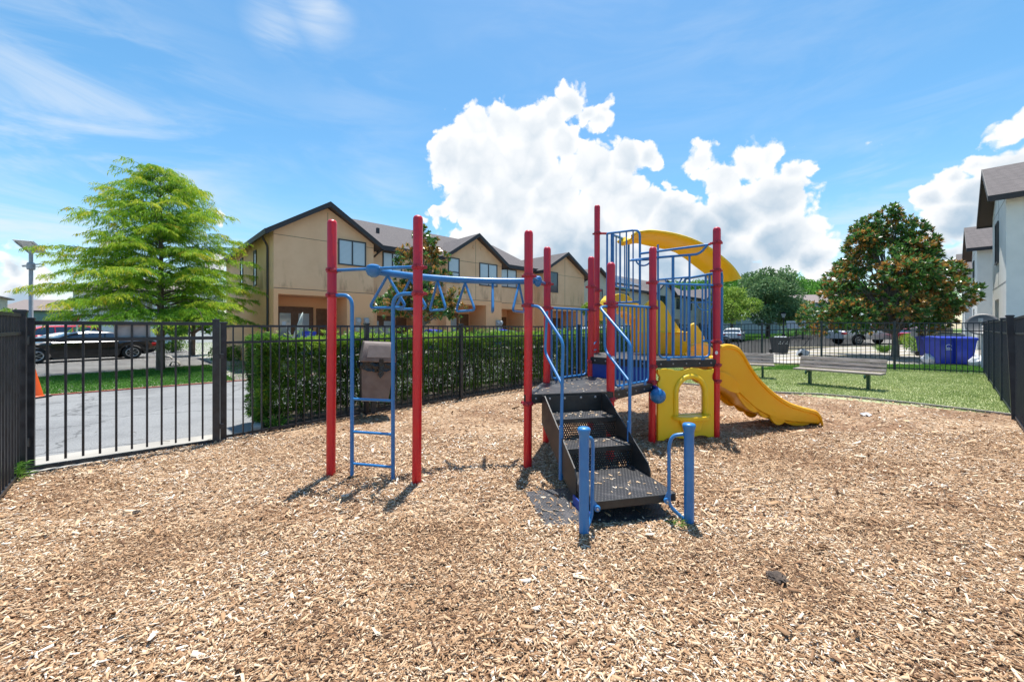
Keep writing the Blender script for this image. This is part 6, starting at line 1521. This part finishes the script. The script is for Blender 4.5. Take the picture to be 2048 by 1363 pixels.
# mesh screen with condenser
q = G(1893, 712)
r_ = thing('mesh_screen', q, 'dark mesh screen panel standing behind the blue carts', 'screen')
mb = MB()
for k in range(17): mb.tube([(-.65+k*.1, .5, 0), (-.65+k*.1, .5, 1.55)], .006, 4)
for k in range(16): mb.tube([(-.65, .5, .05+k*.1), (.95, .5, .05+k*.1)], .006, 4)
mb.build('mesh_wires', BLKT, r_); mb = MB(); mb.lathe((-.55, .7, 0), [(.16, 0), (.16, 2.1)], 12); mb.build('stump_post', mat('dark_wood_post', (.10, .085, .075), .9, (.05, .04, .035), 8), r_)
ac(q+Vector((1.3, 2.0, 0)), 'large grey condenser behind the mesh screen', h=1.45, w=1.2, rz=R(-10)); ac(G(1966, 727)+Vector((.4, 1.6, 0)), 'grey condenser against the white house behind the fence corner', h=1.2, w=.8, rz=R(-40))
# hose on the right fence
p_ = AT(2017, 735, 7.85)
mb = MB(); mb.tube(rnd_path([AT(2020, 716, 7.9), AT(2015, 728, 8.0), AT(2014, 742, 8.0), AT(2016, 750, 7.95), AT(2021, 752, 7.85)], .05), .010, 8); o = mb.build('hose', mat('blue_hose', (.04, .14, .35), .4), smooth=True); tag(o, 'short loop of blue hose hung on the right fence', 'hose')
# street lamps and sign
def plamp(p, h, label, s=1.0):
    root = thing('street_lamp', p, label, 'street lamp'); mb = MB(); mb.lathe((0, 0, 0), [(.12*s, -.2), (.12*s, .5), (.06*s, .6), (.05*s, h-.7)], 12); mb.build('pole', BLKT, root, smooth=True)
    mb = MB(); mb.lathe((0, 0, h-.7), [(.10*s, 0), (.20*s, .45), (.21*s, .5)], 4); gl_ = mb.build('lantern', mat('milky_lantern', (.55, .55, .5), .4), root)
    mb = MB(); mb.lathe((0, 0, h-.19), [(.26*s, 0), (.16*s, .14), (.04*s, .2), (.04*s, .3)], 4); mb.build('lantern_cap', BLKT, root); return root
p = far(1426, 24); plamp(p, (656-548)/800*24+1.6-p.z, 'black post lantern right behind the red corner post of the deck', 1.7)
p = far(1567, 52); plamp(p, (656-624)/800*52+1.6-p.z, 'slim dark lamp post standing in front of the big oak', 1.6)
p = far(1592, 46); r_ = thing('sign', p, 'small pale sign board on posts beyond the street', 'sign'); mb = MB(); mb.b2(-1.1, 1.1, -.03, .03, 1.3, 2.2); mb.build('board', mat('sign_white', (.6, .62, .62), .6), r_); mb = MB(); mb.b2(-.9, -.8, .035, .1, -.1, 2.1); mb.b2(.8, .9, .035, .1, -.1, 2.1); mb.build('posts', TRIM, r_)
p = far(151, 27); r_ = thing('sign', p, 'red and white sign mostly hidden by the conifer foliage', 'sign'); r_.location.z = gz(p.x); mb = MB(); mb.prism([(-.55, 0, 2.55), (.5, 0, 2.75), (.1, 0, 2.25), (-.1, 0, 2.2)], (0, .03, 0)); mb.build('board', mat('sign_red', (.55, .03, .03), .5), r_); mb = MB(); mb.prism([(-.65, .04, 2.7), (.6, .04, 2.8), (.15, .04, 2.05), (-.6, .04, 2.0)], (0, .02, 0)); mb.b2(-.04, .04, .07, .12, -.2, 2.5); mb.build('back_board', mat('sign_white2', (.7, .7, .7), .5), r_)
# dark rack / frame behind the slide top
q = G(1468, 704); r_ = thing('metal_rack', q, 'low dark metal frame standing behind the top of the slide', 'rack'); mb = MB(); mb.tube(rnd_path([(-.25, 0, -.05), (-.25, 0, .85), (.27, 0, .85), (.27, 0, -.05)], .05), .04, 8); mb.build('hoop', NAVY, r_); mb = MB(); mb.tube(rnd_path([(-.45, .5, -.05), (-.45, .5, .8), (-.1, .5, .8), (-.1, .5, -.05)], .05), .04, 8); mb.build('hoop', NAVY, r_)
# tipped wheelbarrow-like tray with a rod
q = G(1608, 712); r_ = thing('scooter', q, 'small pale tipped scooter lying beyond the fence, handle in the air', 'scooter'); mb = MB(); mb.prism([(-.30, 0, .05), (.25, 0, .05), (.35, .0, .22), (.10, 0, .36), (-.15, 0, .34)], (0, .25, 0)); mb.build('deck', mat('pale_grey_plastic', (.5, .52, .54), .5), r_, bevel=.04); mb = MB(); mb.tube([(-.22, .1, .3), (.1, .1, .62), (.36, .1, .92)], .014, 6); mb.tube([(.28, .0, .95), (.44, .2, .86)], .014, 6); mb.build('handlebar', BLKT, r_); mb = MB(); mb.lathe((-.2, -.02, .1), [(.03, -.03), (.1, -.03), (.1, .03), (.03, .03)], 14, axis=(0, 1, 0)); mb.build('wheel', RUB, r_)
# small litter
mb = MB(); g_ = G(1733, 832); pts_ = [g_+Vector((.09*math.cos(a)*(1+.3*math.sin(3*a)), .07*math.sin(a), .03+.02*math.sin(5*a))) for a in np.linspace(0, 6.28, 12)[:-1]]
c0_ = g_+Vector((0, 0, .07))
for a, b in zip(pts_, pts_[1:]+pts_[:1]): mb.quad(a, b, c0_)
o = mb.build('paper_scrap', WHITE, solid=.002); tag(o, 'crumpled white scrap lying on the wood chips near the lawn', 'litter')

def twigs():
    mb = MB()
    for i in range(70):
        y = random.uniform(2.0, 6.5); x = random.uniform(-1.2, 1.2)*y; a = random.uniform(0, 6.28); L = random.uniform(.05, .16); z = gz(x)+.035
        p = Vector((x, y, z)); q = p+Vector((math.cos(a)*L, math.sin(a)*L, random.uniform(-.01, .015))); m_ = p.lerp(q, .5)+Vector((random.gauss(0, .01), random.gauss(0, .01), .008))
        mb.tube([p, m_, q], [.003, .0026, .001], 5)
    o = mb.build('fallen_twigs', TWIG); tag(o, 'thin dark fallen twigs scattered over the wood chips', 'twigs', kind='stuff')
twigs()
for px, py, r_, lb_ in ((1553, 1163, .055, 'dark rotten clump of bark in the open chips at the right'), (272, 1030, .03, 'small dark pebble-like bark lump at the left')):
    import bmesh
    bm = bmesh.new(); bmesh.ops.create_icosphere(bm, subdivisions=3, radius=1)
    for v in bm.verts: v.co *= 1+.35*math.sin(v.co.x*9+1)*math.sin(v.co.y*8)*math.sin(v.co.z*7+2); v.co.z *= .45
    bmesh.ops.scale(bm, vec=(r_, r_, r_), verts=bm.verts); me = bpy.data.meshes.new('bark_lump'); bm.to_mesh(me); bm.free(); me.materials.append(BARK)
    o = bpy.data.objects.new('bark_lump', me); COL.objects.link(o); o.location = G(px, py)+Vector((0, 0, .03)); tag(o, lb_, 'bark lump')
